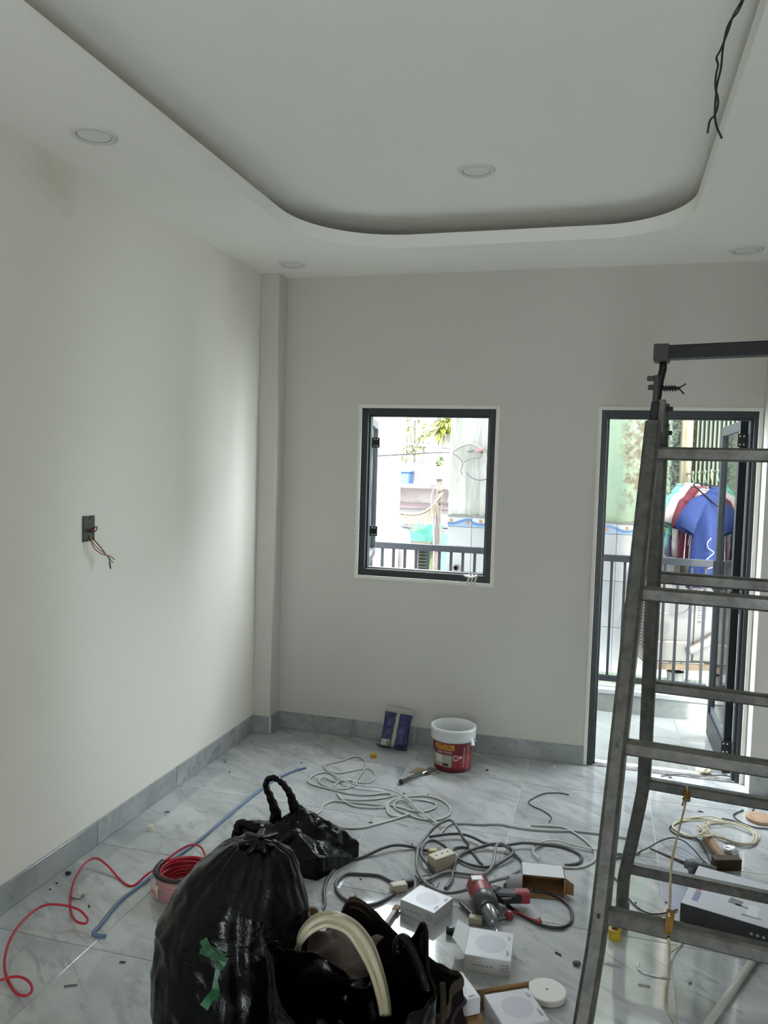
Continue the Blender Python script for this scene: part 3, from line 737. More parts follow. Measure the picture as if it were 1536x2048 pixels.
# plants
def leaves(mb, c, rad, n, L, wd, rr, droop=.4, up=.3):
    for _ in range(n):
        d = Vector((rr.gauss(0, 1), rr.gauss(0, 1), rr.gauss(up, 1))).normalized(); p = Vector(c) + d*rad*rr.uniform(.2, 1)
        s_ = d.cross(Vector((0, 0, 1))); s_ = (s_.normalized() if s_.length > .01 else Vector((1, 0, 0)))*wd
        e = p + d*L + Vector((0, 0, -droop*L)); m_ = p.lerp(e, .5)+Vector((0, 0, L*.12))
        v = [mb.bm.verts.new(q) for q in (p, m_+s_, e, m_-s_)]; mb.bm.faces.new(v)
def plant(name, pos, spec, color, label, seed, var, pot=True, cat='plant'):
    rr = random.Random(seed); r = empty(name, pos, 0, label, cat); mb = MB()
    for (c, rad, n, L, wd) in spec: leaves(mb, c, rad, n, L, wd, rr)
    o = mb.build('leaves', mat(name+'_leaf', color, .6, var=var, vscale=10), r); o['kind'] = 'stuff'
    st = MB()
    for (c, rad, n, L, wd) in spec: st.tube([(0, 0, -.05), (c[0]*.5, c[1]*.5, c[2]*.5), c], .008, 5)
    st.build('stems', mat('stem_brown', '#6d6340', .8), r)
    if pot: MB().lathe([(.06, -.16), (.085, 0), (.075, 0), (.06, -.03)], 14).build('pot', mat('clay_pot', '#a39c90', .8), r)
    return r
plant('yellow_palm', YP(892, 868, 9.9), [((0, 0, .16), .12, 240, .16, .014), ((-.10, 0, .06), .09, 80, .13, .014), ((.08, 0, .24), .10, 90, .15, .014)], '#d8d23c', 'yellow green leafy plant hanging beside the concrete wall', 1, '#9fb52f')
plant('vine_cluster', YP(828, 905, 10.9), [((-.12, 0, .02), .12, 60, .05, .02), ((.06, 0, .12), .14, 80, .05, .02), ((.14, 0, .30), .12, 60, .05, .02), ((-.10, 0, .38), .12, 50, .05, .02), ((0, 0, .5), .1, 30, .05, .02)], '#a3bd5a', 'sparse green creeper climbing the far facade', 2, '#c6c766', False, 'creeper')
plant('ledge_plant', Vector((pt.x, 9.6, pt.z+.158)), [((0, 0, .05), .06, 70, .05, .018)], '#7fb04a', 'small bright green potted plant on top of the pole', 3, '#9cc65a')
# ground of the alley
struct(MB().box(-4, 6, YK+.14, 14, -1.9, -1.8).build('alley_ground', mat('alley_concrete', '#a29f98', .9, var='#8a8780', vscale=2)), 'grey concrete ground of the alley below')
TONE[0] = 1.0
# ------------------------------------------------------------------ fittings on walls and ceiling
LAMPW = mat('lamp_white', '#d4d3cf', .4); LAMPD = mat('lamp_diffuser', '#e3e2de', .35); LAMPG = mat('lamp_gap', '#8b8a86', .6)
def downlight(px, py, z, label):
    p = FP(px, py, z); r = empty('downlight', (p.x, p.y, z), 0, label, 'ceiling light', 'recessed ceiling downlights')
    MB().lathe([(.058, -.004), (.061, -.009), (.074, -.009), (.081, -.001), (.081, .0005)], 48, None, False, False).build('trim_ring', LAMPW, r, smooth=True)
    MB().lathe([(.001, -.0045), (.056, -.0045)], 40, None, True, False).build('diffuser', LAMPD, r)
    MB().lathe([(.056, -.0035), (.0595, -.006)], 40, None, False, False).build('shadow_gap', LAMPG, r)
    return r
downlight(188, 269, H, 'unlit round downlight in the ceiling strip over the left wall, nearest the switch box')
downlight(585, 528, H, 'unlit round downlight above the corner pilaster')
downlight(1493, 499, H, 'unlit round downlight in the ceiling corner above the balcony door')
downlight(953, 340, HU, 'unlit round downlight in the recessed upper ceiling')

WB_ = [('red', '#7c1f22'), ('black', '#19181a'), ('yellow', '#7d7440'), ('orange', '#9a4f35')]
sb = empty('switch_box', (0, 2.798, 1.348), 0, 'dark open switch box with loose coloured wires on the left wall', 'switch box')
pl = [(-.036, -.052), (-.007, -.052), (-.006, -.040), (.006, -.040), (.007, -.052), (.036, -.046), (.036, .052), (.008, .052), (.006, .038), (-.006, .038), (-.008, .052), (-.036, .052)]
mYZ = Matrix(((0, 0, 1, 0), (1, 0, 0, 0), (0, 1, 0, 0), (0, 0, 0, 1)))
MB().prism(pl, .0, .006, mYZ).build('back_box', mat('box_grey', '#3d4039', .6, var='#2a2c28', vscale=20), sb)
def sw(pts, c, nm, r=.0022): 
    return MB().tube(spline([XP(x, y, d)-Vector((0, 2.798, 1.348)) for x, y, d in pts], 6), r, 6).build(nm, mat('wire_'+c, c, .45), sb, smooth=True)
sw([(176, 1062, .004), (186, 1056, .03), (194, 1054, .05), (191, 1062, .04), (178, 1064, .01)], '#17161a', 'black_wire')
sw([(175, 1063, .004), (183, 1060, .022), (189, 1057, .03), (184, 1063, .02), (176, 1065, .008)], '#7c1f22', 'red_wire')
sw([(179, 1068, .004), (183, 1085, .02), (190, 1098, .035), (204, 1108, .05), (219, 1112, .06), (229, 1119, .062)], '#9a4f35', 'orange_wire')
sw([(181, 1070, .006), (186, 1085, .022), (195, 1096, .04), (208, 1106, .052), (217, 1114, .06), (226, 1126, .058)], '#8a8550', 'yellow_wire')
sw([(185, 1075, .006), (192, 1084, .025), (204, 1098, .045), (214, 1112, .056), (219, 1120, .058), (221, 1136, .055)], '#17161a', 'black_wire')
MB().tube([XP(219, 1124, .058)-Vector((0, 2.798, 1.348)), XP(221, 1137, .055)-Vector((0, 2.798, 1.348))], .004, 7).build('tape_end', mat('grey_tape', '#62625e', .6), sb)

cw = [[(1500, -40, 2.28), (1484, 0, 2.2), (1467, 30, 2.2), (1457, 60, 2.2), (1441, 100, 2.2), (1433, 115, 2.2), (1436, 130, 2.2), (1432, 150, 2.2), (1431, 175, 2.2), (1436, 198, 2.2), (1435, 215, 2.2), (1429, 231, 2.2), (1420, 241, 2.2), (1415, 266, 2.2)],
      [(1506, -40, 2.3), (1487, 0, 2.215), (1475, 25, 2.215), (1462, 40, 2.215), (1453, 60, 2.215), (1446, 95, 2.215), (1442, 135, 2.215), (1434, 170, 2.215), (1432, 190, 2.215), (1430, 215, 2.215), (1430, 235, 2.215), (1434, 255, 2.215), (1444, 277, 2.215)]]
q = YP(1490, -10, 2.24)
r = empty('ceiling_wires', q, 0, 'two black twisted wires hanging from the ceiling cove on the right', 'wire')
for w in cw:
    pts = [YP(*p)-q for p in w]
    pts = [pts[0]+Vector((.16, .05, .0))] + pts
    MB().tube(spline(pts, 6), .0028, 6).build('wire', mat('wire_navy', '#1a1a22', .4), r, smooth=True)

# ribbon tied at the window corner
p = YP(944, 1158, YB-.012)
r = empty('ribbon_knot', p, 0, 'knotted scrap of white tape tied on the lower right window frame', 'ribbon')
rr = random.Random(4); TAPEW = mat('white_tape_scrap', '#c9c5bb', .7)
mb = MB()
for k in range(3):
    a = (-.02+.02*k, 0, 0); mb.tube(spline([(a[0], .004, .024), (a[0]+.006, -.016, .006), (a[0]-.004, -.014, -.018), (a[0]+.004, -.008, -.035)], 4), .0055, 6, flat=None)
mb.tube(spline([(-.045, 0, .018), (-.02, -.012, .012), (.01, -.016, .012), (.03, -.006, .02)], 4), .007, 6)
mb.build('tape', TAPEW, r, smooth=True)

# ------------------------------------------------------------------ floor clutter
def zp(L, x0, y0, s, z=.006):
    return [FP(x0+q[0]*s, y0+q[1]*s, q[2] if len(q) > 2 else z) for q in L]
def cable(name, pts, r, mt, label, cat='cable', k=7, flat=None, group=None, n=7):
    return tag(MB().tube(spline(pts, k), r, n, flat=flat).build(name, mt, None, smooth=True), label, cat, group)
CABW = mat('white_cable_sheath', '#aeb0ad', .38); CABG = mat('light_grey_cable', '#9a9b9a', .4); CABD = mat('dark_grey_cable', '#4b4c4d', .42)
R2 = (560, 1460, .2344)
cable('flat_cable', zp([(470,800,.02),(540,832),(690,832),(830,800),(1000,752),(1105,715,.012),(1060,735),(960,730),(915,690),(925,620),(1000,585,.014),(1130,562),(1280,565),(1400,610),(1452,670),(1430,730),(1330,765),(1210,758),(1080,715),(985,670),(975,622),(1040,592,.016),(1180,592),(1320,622),(1322,660),(1240,692),(1140,690),(1020,655),(940,640)], *R2), .0058, CABW,
      'white flat cable coiled in the oval loops nearest the bucket', flat=.55)
cable('flat_cable', zp([(300,720),(345,690),(370,640),(450,605),(560,612),(750,628),(920,652),(800,662),(640,648),(540,598),(490,540),(560,588),(750,592),(900,575),(958,555),(900,537),(760,552),(600,542),(450,508),(340,480),(255,452),(248,415),(320,370),(430,366),(540,430,.02),(650,465,.02),(800,485,.018),(900,502,.018),(1020,540,.018),(1100,600,.02),(1180,680,.02),(1280,750,.016),(1400,832,.01)], *R2), .0058, CABW,
      'white flat cable running from the slumped bag past the loops to the dark cord', flat=.55)
cable('flat_cable', zp([(620,455),(680,390),(722,330),(728,270),(690,232),(620,227),(540,258),(430,283),(378,300),(400,340),(480,365),(600,350),(700,330),(775,332),(812,380),(790,428),(720,450),(600,430),(480,440),(370,402),(335,440),(420,488),(540,500),(640,470),(640,440),(560,422),(485,450),(462,482)], *R2), .0052, CABW,
      'white flat cable in the farthest loops below the blue cement bag', flat=.55)
R1 = (900, 1520, .2344)
cable('grey_cable', zp([(-95,640),(-60,600),(0,545),(130,540),(260,548),(420,545),(520,565),(700,592),(900,603),(1050,603),(1200,618),(1320,632),(1440,652),(1536,675),(1620,720),(1600,790),(1500,808),(1420,800)], *R1), .0062, CABG,
      'light grey double cable running level toward the ladder', flat=.6)
cable('grey_cable', zp([(690,555),(830,560),(960,572),(1060,620),(1160,690),(1228,770),(1232,850),(1160,900),(1050,918),(900,903)], *R1), .0060, CABW,
      'pale cable in a big loop between the open carton and the ladder', flat=.6)
cable('grey_cable', zp([(762,842),(712,790),(722,732),(800,692),(900,686),(1040,720),(1180,752),(1310,772),(1480,798)], *R1, z=.012), .0052, CABW,
      'thin pale cable curling behind the open brown carton', flat=.6)
R6 = (820, 1620, .1953); R5 = (600, 1580, .4167)
ext = empty('extension_cord', FP(880, 1720), 0, 'dark grey extension cord in tangled loops with cream sockets', 'extension cord')
E0 = FP(880, 1720)
def ecord(pts, r=.0068, mt=CABD, nm='cord'):
    return MB().tube(spline([p-E0 for p in pts], 8), r, 8).build(nm, mt, ext, smooth=True)
ecord(zp([(96,582,.01),(118,552),(116,480),(142,410),(200,352),(300,322),(400,278,.02),(470,264,.02),(560,278)], *R5) + zp([(60,396),(130,410),(230,420)], *R6, z=.012))
ecord(zp([(245,640),(180,560,.02),(115,450,.03),(150,350,.03),(230,310,.03),(320,350,.02),(400,410),(480,490),(600,552),(720,580),(840,578),(980,505,.014),(1052,440,.02),(1030,395,.02),(900,350,.025),(800,358,.02),(650,402),(530,448),(470,520),(440,640),(425,720),(360,805)], *R6, z=.010))
ecord(zp([(600,365),(545,290,.05),(485,180,.075),(430,110,.085),(370,110,.085),(270,165,.07),(180,260,.045),(100,350,.035),(70,470,.03),(75,600,.025),(140,730,.02),(270,820,.016),(400,850,.014),(570,820,.03),(750,760,.075),(900,715,.08),(1010,685,.05),(1130,615,.016),(1172,560),(1130,500),(1050,430),(960,355,.03),(905,345,.04),(875,400,.035),(855,540,.02),(800,630),(710,668),(560,655),(420,638),(300,660),(200,710),(100,745)], *R6, z=.010), .0066, mat('mid_grey_cable', '#6c6d6e', .42))
ecord(zp([(200,275),(300,258),(420,245),(540,248),(650,282),(760,335),(860,360),(960,365),(1060,350),(1160,338),(1290,345)], *R6, z=.02) + zp([(800,720),(930,735),(1040,770),(1110,810),(1122,850),(1095,878),(1040,892),(980,898)], *R1))
ecord(zp([(500,455),(440,440),(380,412),(300,404),(220,405),(172,450),(195,510),(280,552),(360,547),(430,512),(455,490)], *R5))
ecord(zp([(430,430),(480,385),(600,395),(740,560) ], *(820, 1620, .1953)) , .0052)
ecord(zp([(770,590),(800,620),(830,650)], *(600, 1560, .4167), z=.012) , .0075)
def obox(name, c, size, rz, mt, parent, bv=.003):
    return MB().box(-size[0]/2, size[0]/2, -size[1]/2, size[1]/2, 0, size[2], Matrix.Translation(c) @ Rz(rz)).build(name, mt, parent, bevel=bv)
SOCK = mat('cream_socket', '#b8b09a', .45)
c = FP(883, 1733)-E0
sk = obox('socket_block', c, (.055, .11, .055), math.radians(-38), SOCK, ext, .004)
hl = MB(); mS = Matrix.Translation(c) @ Rz(math.radians(-38))
for y in (-.03, .0, .03): hl.lathe([(.0005, .0556), (.004, .0556)], 8, mS @ Tr(0, y, 0))
hl.build('socket_holes', BLACKM, sk)
obox('plug', FP(866, 1712)-E0, (.045, .035, .03), math.radians(20), mat('brassy_plug', '#94865c', .4, .3), ext, .008)
c = FP(797, 1782)-E0; obox('inline_socket', c, (.065, .038, .032), math.radians(35), SOCK, ext, .006)
obox('black_plug', FP(815, 1772)-E0, (.05, .03, .026), math.radians(35), mat('rubber_black', '#1a1a1b', .5), ext, .008)
obox('inline_socket', FP(951, 1846)-E0, (.05, .03, .026), math.radians(5), SOCK, ext, .005)
p = FP(600+585*.4167, 1580+370*.4167)
cable('thin_wire', zp([(0,520,.008),(60,580),(120,600),(190,560),(150,520),(60,530),(20,600),(90,640),(170,600),(210,650),(250,590)], 830, 1650, .1953, .01), .0022, mat('wire_blueblack', '#2b2d3a', .5), 'small tangle of thin dark wire left of the cream socket', 'wire')

# dark snippet of wire with tape
cable('wire_piece', zp([(1015,295),(930,280),(815,284),(740,310),(670,355),(700,390),(790,430),(850,470),(865,500),(845,530)], *R1, z=.004), .0028, mat('wire_charcoal', '#3a3b3c', .5), 'curled dark wire offcut with tape on bare tiles near the ladder', 'wire')

# blue cable and red wire
BLUEC = mat('blue_grey_cable', '#5f7594', .45)
cable('blue_cable', [FP(x, y, .006) for x, y in [(612,1535),(592,1540),(570,1549),(548,1560),(510,1588),(470,1620),(430,1654),(398,1681),(355,1712),(322,1738),(298,1757),(275,1775),(240,1802),(213,1834),(198,1853),(187,1864),(190,1869),(202,1871),(212,1872)]], .0065, BLUEC, 'long blue cable lying straight across the floor along the left wall')
RED = mat('red_wire_sheath', '#b0202f', .38)
rc0 = FP(371, 1737, .085); rc0.z = 0
rc = empty('wire_coil', rc0, 0, 'coil of red electric wire half wrapped in clear printed plastic', 'wire coil')
rr = random.Random(11)
for k in range(7):
    for j in range(2):
        mb = MB(); ra = .094+.012*j+rr.uniform(-.003, .003); z = .010+k*.0115+rr.uniform(-.002, .002); ph = rr.uniform(0, 6)
        mb.tube([(ra*math.cos(2*PI*i/48)*(1+.02*math.cos(2*PI*i/48+ph)), ra*.95*math.sin(2*PI*i/48), z+.003*math.sin(4*PI*i/48+ph)) for i in range(48)], .0056, 7, closed=True)
        mb.build('wire_turn', RED, rc, smooth=True)
def mat_film(name, tint, rough=.08, fac=.2):
    t = NT(name); tr = t.n('ShaderNodeBsdfTransparent'); tr.inputs[0].default_value = lin(tint); mx = t.n('ShaderNodeMixShader')
    t.set(Base_Color='#d8d4d0', Roughness=rough); t.bump(t.noise(t.co(), 45, 4), .6, .01); mx.inputs[0].default_value = fac
    t.l(tr.outputs[0], mx.inputs[1]); t.l(t.b.outputs[0], mx.inputs[2]); t.l(mx.outputs[0], t.out.inputs['Surface']); return t.m
FILM = mat_film('clear_film', '#ffffff', .1, .30)
def wrapf(u, v):
    a = math.radians(175)+u*math.radians(120); pr = math.sin(PI*v); ra = .112+.012*pr+.004*noise.noise(Vector((u*9, v*5, 1)))
    return (ra*math.cos(a), ra*math.sin(a), .002+.088*v)
mb = MB(); mb.grid(wrapf, 40, 14); mb.build('plastic_wrap', FILM, rc, smooth=True)
def tapef(u, v):
    a = math.radians(172)+u*math.radians(125); ra = .120-.026*v
    return (ra*math.cos(a), ra*math.sin(a), .086+.010*math.sin(v*PI)+.003*noise.noise(Vector((u*12, v, 3))))
mb = MB(); mb.grid(tapef, 36, 5); mb.build('black_tape', mat('tape_black', '#201d1e', .4), rc, smooth=True, solid=.001)
def lab(u, v):
    a = math.radians(212)+u*math.radians(36); ra = .1275-.006*abs(v-.5)
    return (ra*math.cos(a), ra*math.sin(a), .016+.05*v)
mb = MB(); mb.grid(lab, 10, 4); mb.build('printed_label', mat('label_pinkish', '#cfb4ae', .5), rc)
lg = MB()
for i, (u0, u1, v0, v1) in enumerate([(.08, .25, .15, .4), (.3, .6, .1, .3), (.55, .9, .12, .25), (.4, .85, .4, .5)]):
    lg.grid(lambda u, v: tuple(Vector(lab(u0+(u1-u0)*u, v0+(v1-v0)*v))*1.0+Vector((math.cos(math.radians(230)), math.sin(math.radians(230)), 0))*.0008), 5, 3)
lg.build('label_print', mat('label_red', '#b5493a', .5), rc)
R8 = (0, 1480, .2995)
tail = zp([(1345,880,.085),(1372,850,.10),(1372,780,.11),(1340,715,.12),(1280,700,.11),(1200,735,.10),(1100,810,.085),(1040,860,.04),(980,900,.02),(900,968),(850,968),(790,920),(720,840,.02),(640,790,.03),(560,830,.03),(500,930,.02),(470,1050),(475,1150),(510,1210,.02),(570,1225,.03),(582,1190,.03),(520,1130,.04),(400,1100,.05),(280,1110,.05),(160,1200,.05),(80,1310,.04),(40,1420,.03),(30,1520,.02),(60,1620),(110,1690),(170,1708,.02),(214,1670,.03),(190,1610,.03),(110,1580,.02),(-20,1608,.01)], *R8, z=.004)
MB().tube([p-rc0 for p in spline(tail, 7)], .0042, 7).build('loose_tail', RED, rc, smooth=True)

# ------------------------------------------------------------------ black plastic bags
def mat_bag(name, col='#050506', rough=.20):
    t = NT(name); v = t.co()
    a = t.noise(v, 9, 6, .6, 1.2); mp = t.n('ShaderNodeMapping'); mp.inputs['Scale'].default_value = (22, 22, 5); t.l(v, mp.inputs[0])
    vo = t.n('ShaderNodeTexVoronoi', feature='SMOOTH_F1'); vo.inputs['Scale'].default_value = 1.6; t.l(mp.outputs[0], vo.inputs['Vector'])
    m = t.n('ShaderNodeMath', operation='MULTIPLY_ADD'); t.l(vo.outputs['Distance'], m.inputs[0]); m.inputs[1].default_value = .6; t.l(a, m.inputs[2])
    t.set(Base_Color=col, Roughness=rough); t.b.inputs['Specular IOR Level'].default_value = .22
    t.bump(m.outputs[0], .42, .018); return t.m
BAG = mat_bag('black_bin_liner')
def ridged(p, s):
    q = Vector(p)*s; return 1-2*abs(noise.noise(q))
def lerp_prof(prof, v):
    for a, b in zip(prof, prof[1:]):
        if v <= b[0]:
            t = (v-a[0])/(b[0]-a[0]); t = t*t*(3-2*t)*.5+t*.5
            return [a[i]+(b[i]-a[i])*t for i in range(1, len(a))]
    return list(prof[-1][1:])
def bag_body(prof, nu, nv, seed, pleats=9, amp=.012, crumple=.02, top=None):
    """prof: (v, cx, cy, rx, ry, z, pleat)"""
    off = Vector((seed*7.1, seed*3.3, seed*1.7)); mb = MB()
    def fn(u, v):
        cx, cy, rx, ry, z, pl = lerp_prof(prof, v); th = 2*PI*u
        w = noise.noise(Vector((math.cos(th)*1.3, math.sin(th)*1.3, v*2))+off)
        k = 1+pl*(.55*math.sin(pleats*th+3*w+v*2)+.45*math.sin((pleats*2+1)*th+5*w))
        p = Vector((cx+rx*k*math.cos(th), cy+ry*k*math.sin(th), z))
        d = Vector((math.cos(th), math.sin(th), .15)).normalized()
        s = crumple*(ridged(p+off, 5.5)*.6+ridged(p*1.0+off, 13)*.28+noise.noise((p+off)*26)*.10)+amp*noise.noise((p+off)*3)
        f = min(1, v*6)*(1 if v < .97 else .5)
        q = p + d*s*f
        if top: q.z += top(th, v)
        q.z = max(q.z, .001)
        return q
    mb.grid(fn, nu, nv, closed_u=True)
    return mb
# big tied bag
B1 = Vector((1.115, 1.90, 0))
big = empty('rubbish_bag', B1, 0, 'large full black rubbish bag tied with green ribbon', 'rubbish bag')
prof = [(0, 0, 0, .05, .05, .001, 0), (.05, 0, 0, .165, .16, .002, .0), (.16, -.005, 0, .192, .185, .07, .01), (.42, -.012, 0, .198, .19, .27, .02), (.60, -.005, 0, .195, .18, .41, .022),
        (.74, .016, .003, .164, .152, .500, .025), (.84, .036, .006, .128, .112, .562, .035), (.91, .045, .008, .092, .075, .604, .07), (.96, .044, .01, .055, .042, .628, .12), (1, .036, .01, .004, .004, .634, .0)]
bb = bag_body(prof, 200, 150, 1, 8, .016, .018)
bo = bb.build('bag', BAG, big, smooth=True)
from mathutils.bvhtree import BVHTree
def bvh_of(o, loc):
    me = o.data; return BVHTree.FromPolygons([v.co+loc for v in me.vertices], [list(p.vertices) for p in me.polygons])
bv1 = bvh_of(bo, B1)
nk = MB()
nk.grid(lambda a_, b_: Vector((.04+.035*b_, .005-.02*b_, .600+.055*b_))+Vector((math.cos(2*PI*a_), math.sin(2*PI*a_)*.8, .25*math.sin(2*PI*a_)))*(.034+.02*abs(b_-.35))*(1+.28*math.sin(14*PI*a_+b_*2))*(1 if b_ < .99 else .15), 70, 9, True)
nk.build('tied_neck', BAG, big, smooth=True)
GREENR = mat('green_ribbon', '#11552f', .45, var='#0a3a20', vscale=30)
def on_bag(px, py, lift=.004):
    h = bv1.ray_cast(CPOS, ray(px, py).normalized())
    if h[0] is None: return YP(px, py, 1.72)
    return h[0]+h[1]*lift*(1 if h[1].dot(ray(px, py)) < 0 else -1)
def ribbon(mb, pts, w0, w1, lift=.006):
    P = [on_bag(x, y, lift+.004*math.sin(i*2.1)) for i, (x, y) in enumerate(pts)]; P = spline(P, 4); n = len(P); prev = None
    for i, p in enumerate(P):
        t = (P[min(i+1, n-1)]-P[max(i-1, 0)]).normalized(); s_ = t.cross(CPOS-p).normalized(); w = w0+(w1-w0)*i/(n-1)
        a, b = mb.bm.verts.new(p+s_*w-B1), mb.bm.verts.new(p-s_*w-B1)
        if prev: mb.bm.faces.new((prev[0], prev[1], b, a))
        prev = (a, b)
rb = MB()
ribbon(rb, [(408,1878),(418,1893),(432,1904),(447,1913)], .010, .008); ribbon(rb, [(402,1900),(418,1906),(436,1912),(450,1914)], .006, .009)
ribbon(rb, [(449,1912),(445,1925),(437,1938),(434,1955)], .011, .005); ribbon(rb, [(434,1955),(430,1975),(420,1995),(409,2012)], .005, .012); ribbon(rb, [(434,1955),(436,1975),(430,1998)], .003, .008)
ribbon(rb, [(412,1893),(425,1900),(440,1918)], .009, .006, .012)
rb.build('green_tie', GREENR, big, solid=.0008)
# front open bag
B2 = Vector((1.495, 1.715, 0))
fb = empty('carrier_bag', B2, 0, 'open black plastic bag with hose coil inside, nearest in front', 'plastic bag')
def rimtop(th, v):
    d = lambda a, w: math.exp(-((math.atan2(math.sin(th-a), math.cos(th-a)))/w)**2)
    return max(0, v-.55)/.45*(.115*d(math.radians(38), .36)+.085*d(math.radians(196), .42)-.10*d(math.radians(100), .5)-.06*d(math.radians(270), .7))
prof = [(0, 0, 0, .05, .05, .001, 0), (.05, 0, 0, .16, .12, .002, 0), (.18, 0, 0, .185, .14, .09, .015), (.5, 0, 0, .185, .145, .26, .03), (.8, .0, 0, .180, .145, .38, .05), (1, 0, .0, .183, .15, .44, .06)]
mb = bag_body(prof, 170, 90, 4, 7, .012, .022, rimtop)
mb.build('bag', BAG, fb, smooth=True, solid=.002)
ins = MB()
ins.grid(lambda u, v: Vector(((.16*v)*math.cos(2*PI*u), (.12*v)*math.sin(2*PI*u), .235+.05*noise.noise(Vector((math.cos(2*PI*u)*v*3, math.sin(2*PI*u)*v*3, 5)))*2+.03*v)), 40, 14, True)
ins.build('crumpled_inside', BAG, fb, smooth=True)
# handle loops of the front bag
for pts in ([(797,1905,1.80),(795,1890,1.80),(803,1878,1.80),(816,1884,1.79),(829,1905,1.78),(845,1945,1.76),(858,1985,1.74)],):
    MB().tube([p-B2 for p in spline([YP(*p) for p in pts], 6)], .013, 8).build('handle', BAG, fb, smooth=True)
# hose coil
HOSE = mat('cream_hose', '#b9b199', .3, var='#a39a80', vscale=4)
hc0 = YP(690, 1870, 1.83)
hc = empty('hose_coil', hc0, 0, 'bundle of cream plastic hose arching out of the open black bag', 'hose')
rr = random.Random(8)
for k in range(8):
    dx, dy, dz = rr.uniform(-6, 6), rr.uniform(-.02, .02), 0; sc_ = k*3.0-10
    pts = [(588-sc_*.3, 1935, 1.90), (595-sc_*.2, 1900, 1.87), (606+sc_*.5, 1870+sc_*.2, 1.82), (630+sc_*.4, 1846+sc_*.9, 1.83), (660-sc_*.2, 1838+sc_*1.1, 1.84), (700-sc_*.6, 1853+sc_*1.0, 1.84), (730-sc_*1.0, 1890+sc_*.8, 1.83), (752-sc_*.9, 1940+sc_*.3, 1.80), (766-sc_*.8, 1992, 1.76), (772-sc_*.6, 2030, 1.72)]
    MB().tube([p-hc0 for p in spline([YP(x, y, d+dy*.6) for x, y, d in pts], 7)], .0068, 8).build('hose_strand', HOSE, hc, smooth=True)
# fabric tool bag behind
TB = Vector((1.515, 2.06, 0)); 
tb = empty('tool_bag', TB, math.radians(-20), 'worn brown and black fabric tool bag with frayed khaki rim', 'tool bag')
FAB = mat('dark_brown_canvas', '#120e0d', .9, spec=.15, var='#1d1815', vscale=9, bump=.4, bscale=120, bdist=.002)
KHA = mat('khaki_canvas', '#2f2922', .9, spec=.2, var='#4a4033', vscale=7, bump=.4, bscale=120, bdist=.002)
PUR = mat('purple_piping', '#2b1826', .7)
def rrect(th, a, b, e=3.0):
    c, s_ = math.cos(th), math.sin(th); return (a*math.copysign(abs(c)**(2/e), c), b*math.copysign(abs(s_)**(2/e), s_))
TO = Vector((5, 2, 9))
def tbag(u, v):
    th = 2*PI*u; a = .185-.005*v; b = .095-.012*v; x, y = rrect(th, a, b, 4.5)
    sx = (x+.18)/.36; h = .365-.055*math.sin(PI*min(1, max(0, sx)))-.105*max(0, sx)**1.3-.045*max(0, -y/.09)+.012*noise.noise(Vector((x*9, y*9, 2)))
    z = h*v; q = Vector((x, y, z)); q += Vector((x, y, 0)).normalized()*(.020*noise.noise(q*8+TO)+.012*ridged(q+TO, 13))*min(1, v*4)
    q.z = max(.001, q.z); return q
mb = MB(); mb.grid(tbag, 120, 40, True); mb.build('bag_shell', FAB, tb, smooth=True, solid=.006)
MB().prism([rrect(2*PI*k/40, .17, .075) for k in range(40)], .0, .05).build('bag_base', FAB, tb)
def rimf(u, v):
    q = tbag(u, 1); n_ = Vector((q.x, q.y, 0)).normalized(); a = v*PI
    return q+n_*(.007*math.sin(a)-.002)+Vector((0, 0, .016*math.cos(a)+.008*noise.noise(q*26)))
mb = MB(); mb.grid(rimf, 140, 8, True); mb.build('khaki_rim', KHA, tb, smooth=True, solid=.003)
mb = MB(); mb.tube([tbag(k/90, .80)*1.0+Vector((tbag(k/90, .8).x, tbag(k/90, .8).y, 0)).normalized()*.006 for k in range(90)], .006, 6, closed=True); mb.build('purple_piping', PUR, tb, smooth=True)
for s_ in (.165, .12):
    mb = MB(); mb.tube(spline([(s_, -.02, .30), (s_+.025, -.055, .26), (s_+.03, -.085, .14), (s_+.02, -.09, .03)], 6), .009, 6, flat=None); mb.build('strap', KHA, tb, smooth=True)
fz = MB(); rr = random.Random(2)
for k in range(60):
    u = rr.uniform(.0, .5); q = rimf(u, .1); fz.tube([q, q+Vector((rr.uniform(-.006, .006), rr.uniform(-.004, .006), rr.uniform(.002, .007)))], .0005, 3)
o = fz.build('frayed_threads', KHA, tb); o['kind'] = 'stuff'
# crumpled cloth in the tool bag
CL = YP(680, 1885, 1.99)
def clf(u, v):
    x, y = (u-.5)*.20, (v-.5)*.13; q = Vector((x, y, 0)); 
    return Vector((x, y, -.02+.03*ridged(q+Vector((3, 1, 2)), 11)+.03*noise.noise(q*14+Vector((1, 5, 2)))-1.5*(x*x+y*y)))
mb = MB(); mb.grid(clf, 60, 40); o = mb.build('work_cloth', mat('taupe_cloth', '#5d5048', .9, var='#463b35', vscale=12, bump=.5, bscale=90), None, smooth=True, solid=.004)
o.location = CL; o.rotation_euler = (math.radians(18), 0, math.radians(-20)); tag(o, 'crumpled taupe work cloth stuffed in the tool bag under the hose', 'cloth')
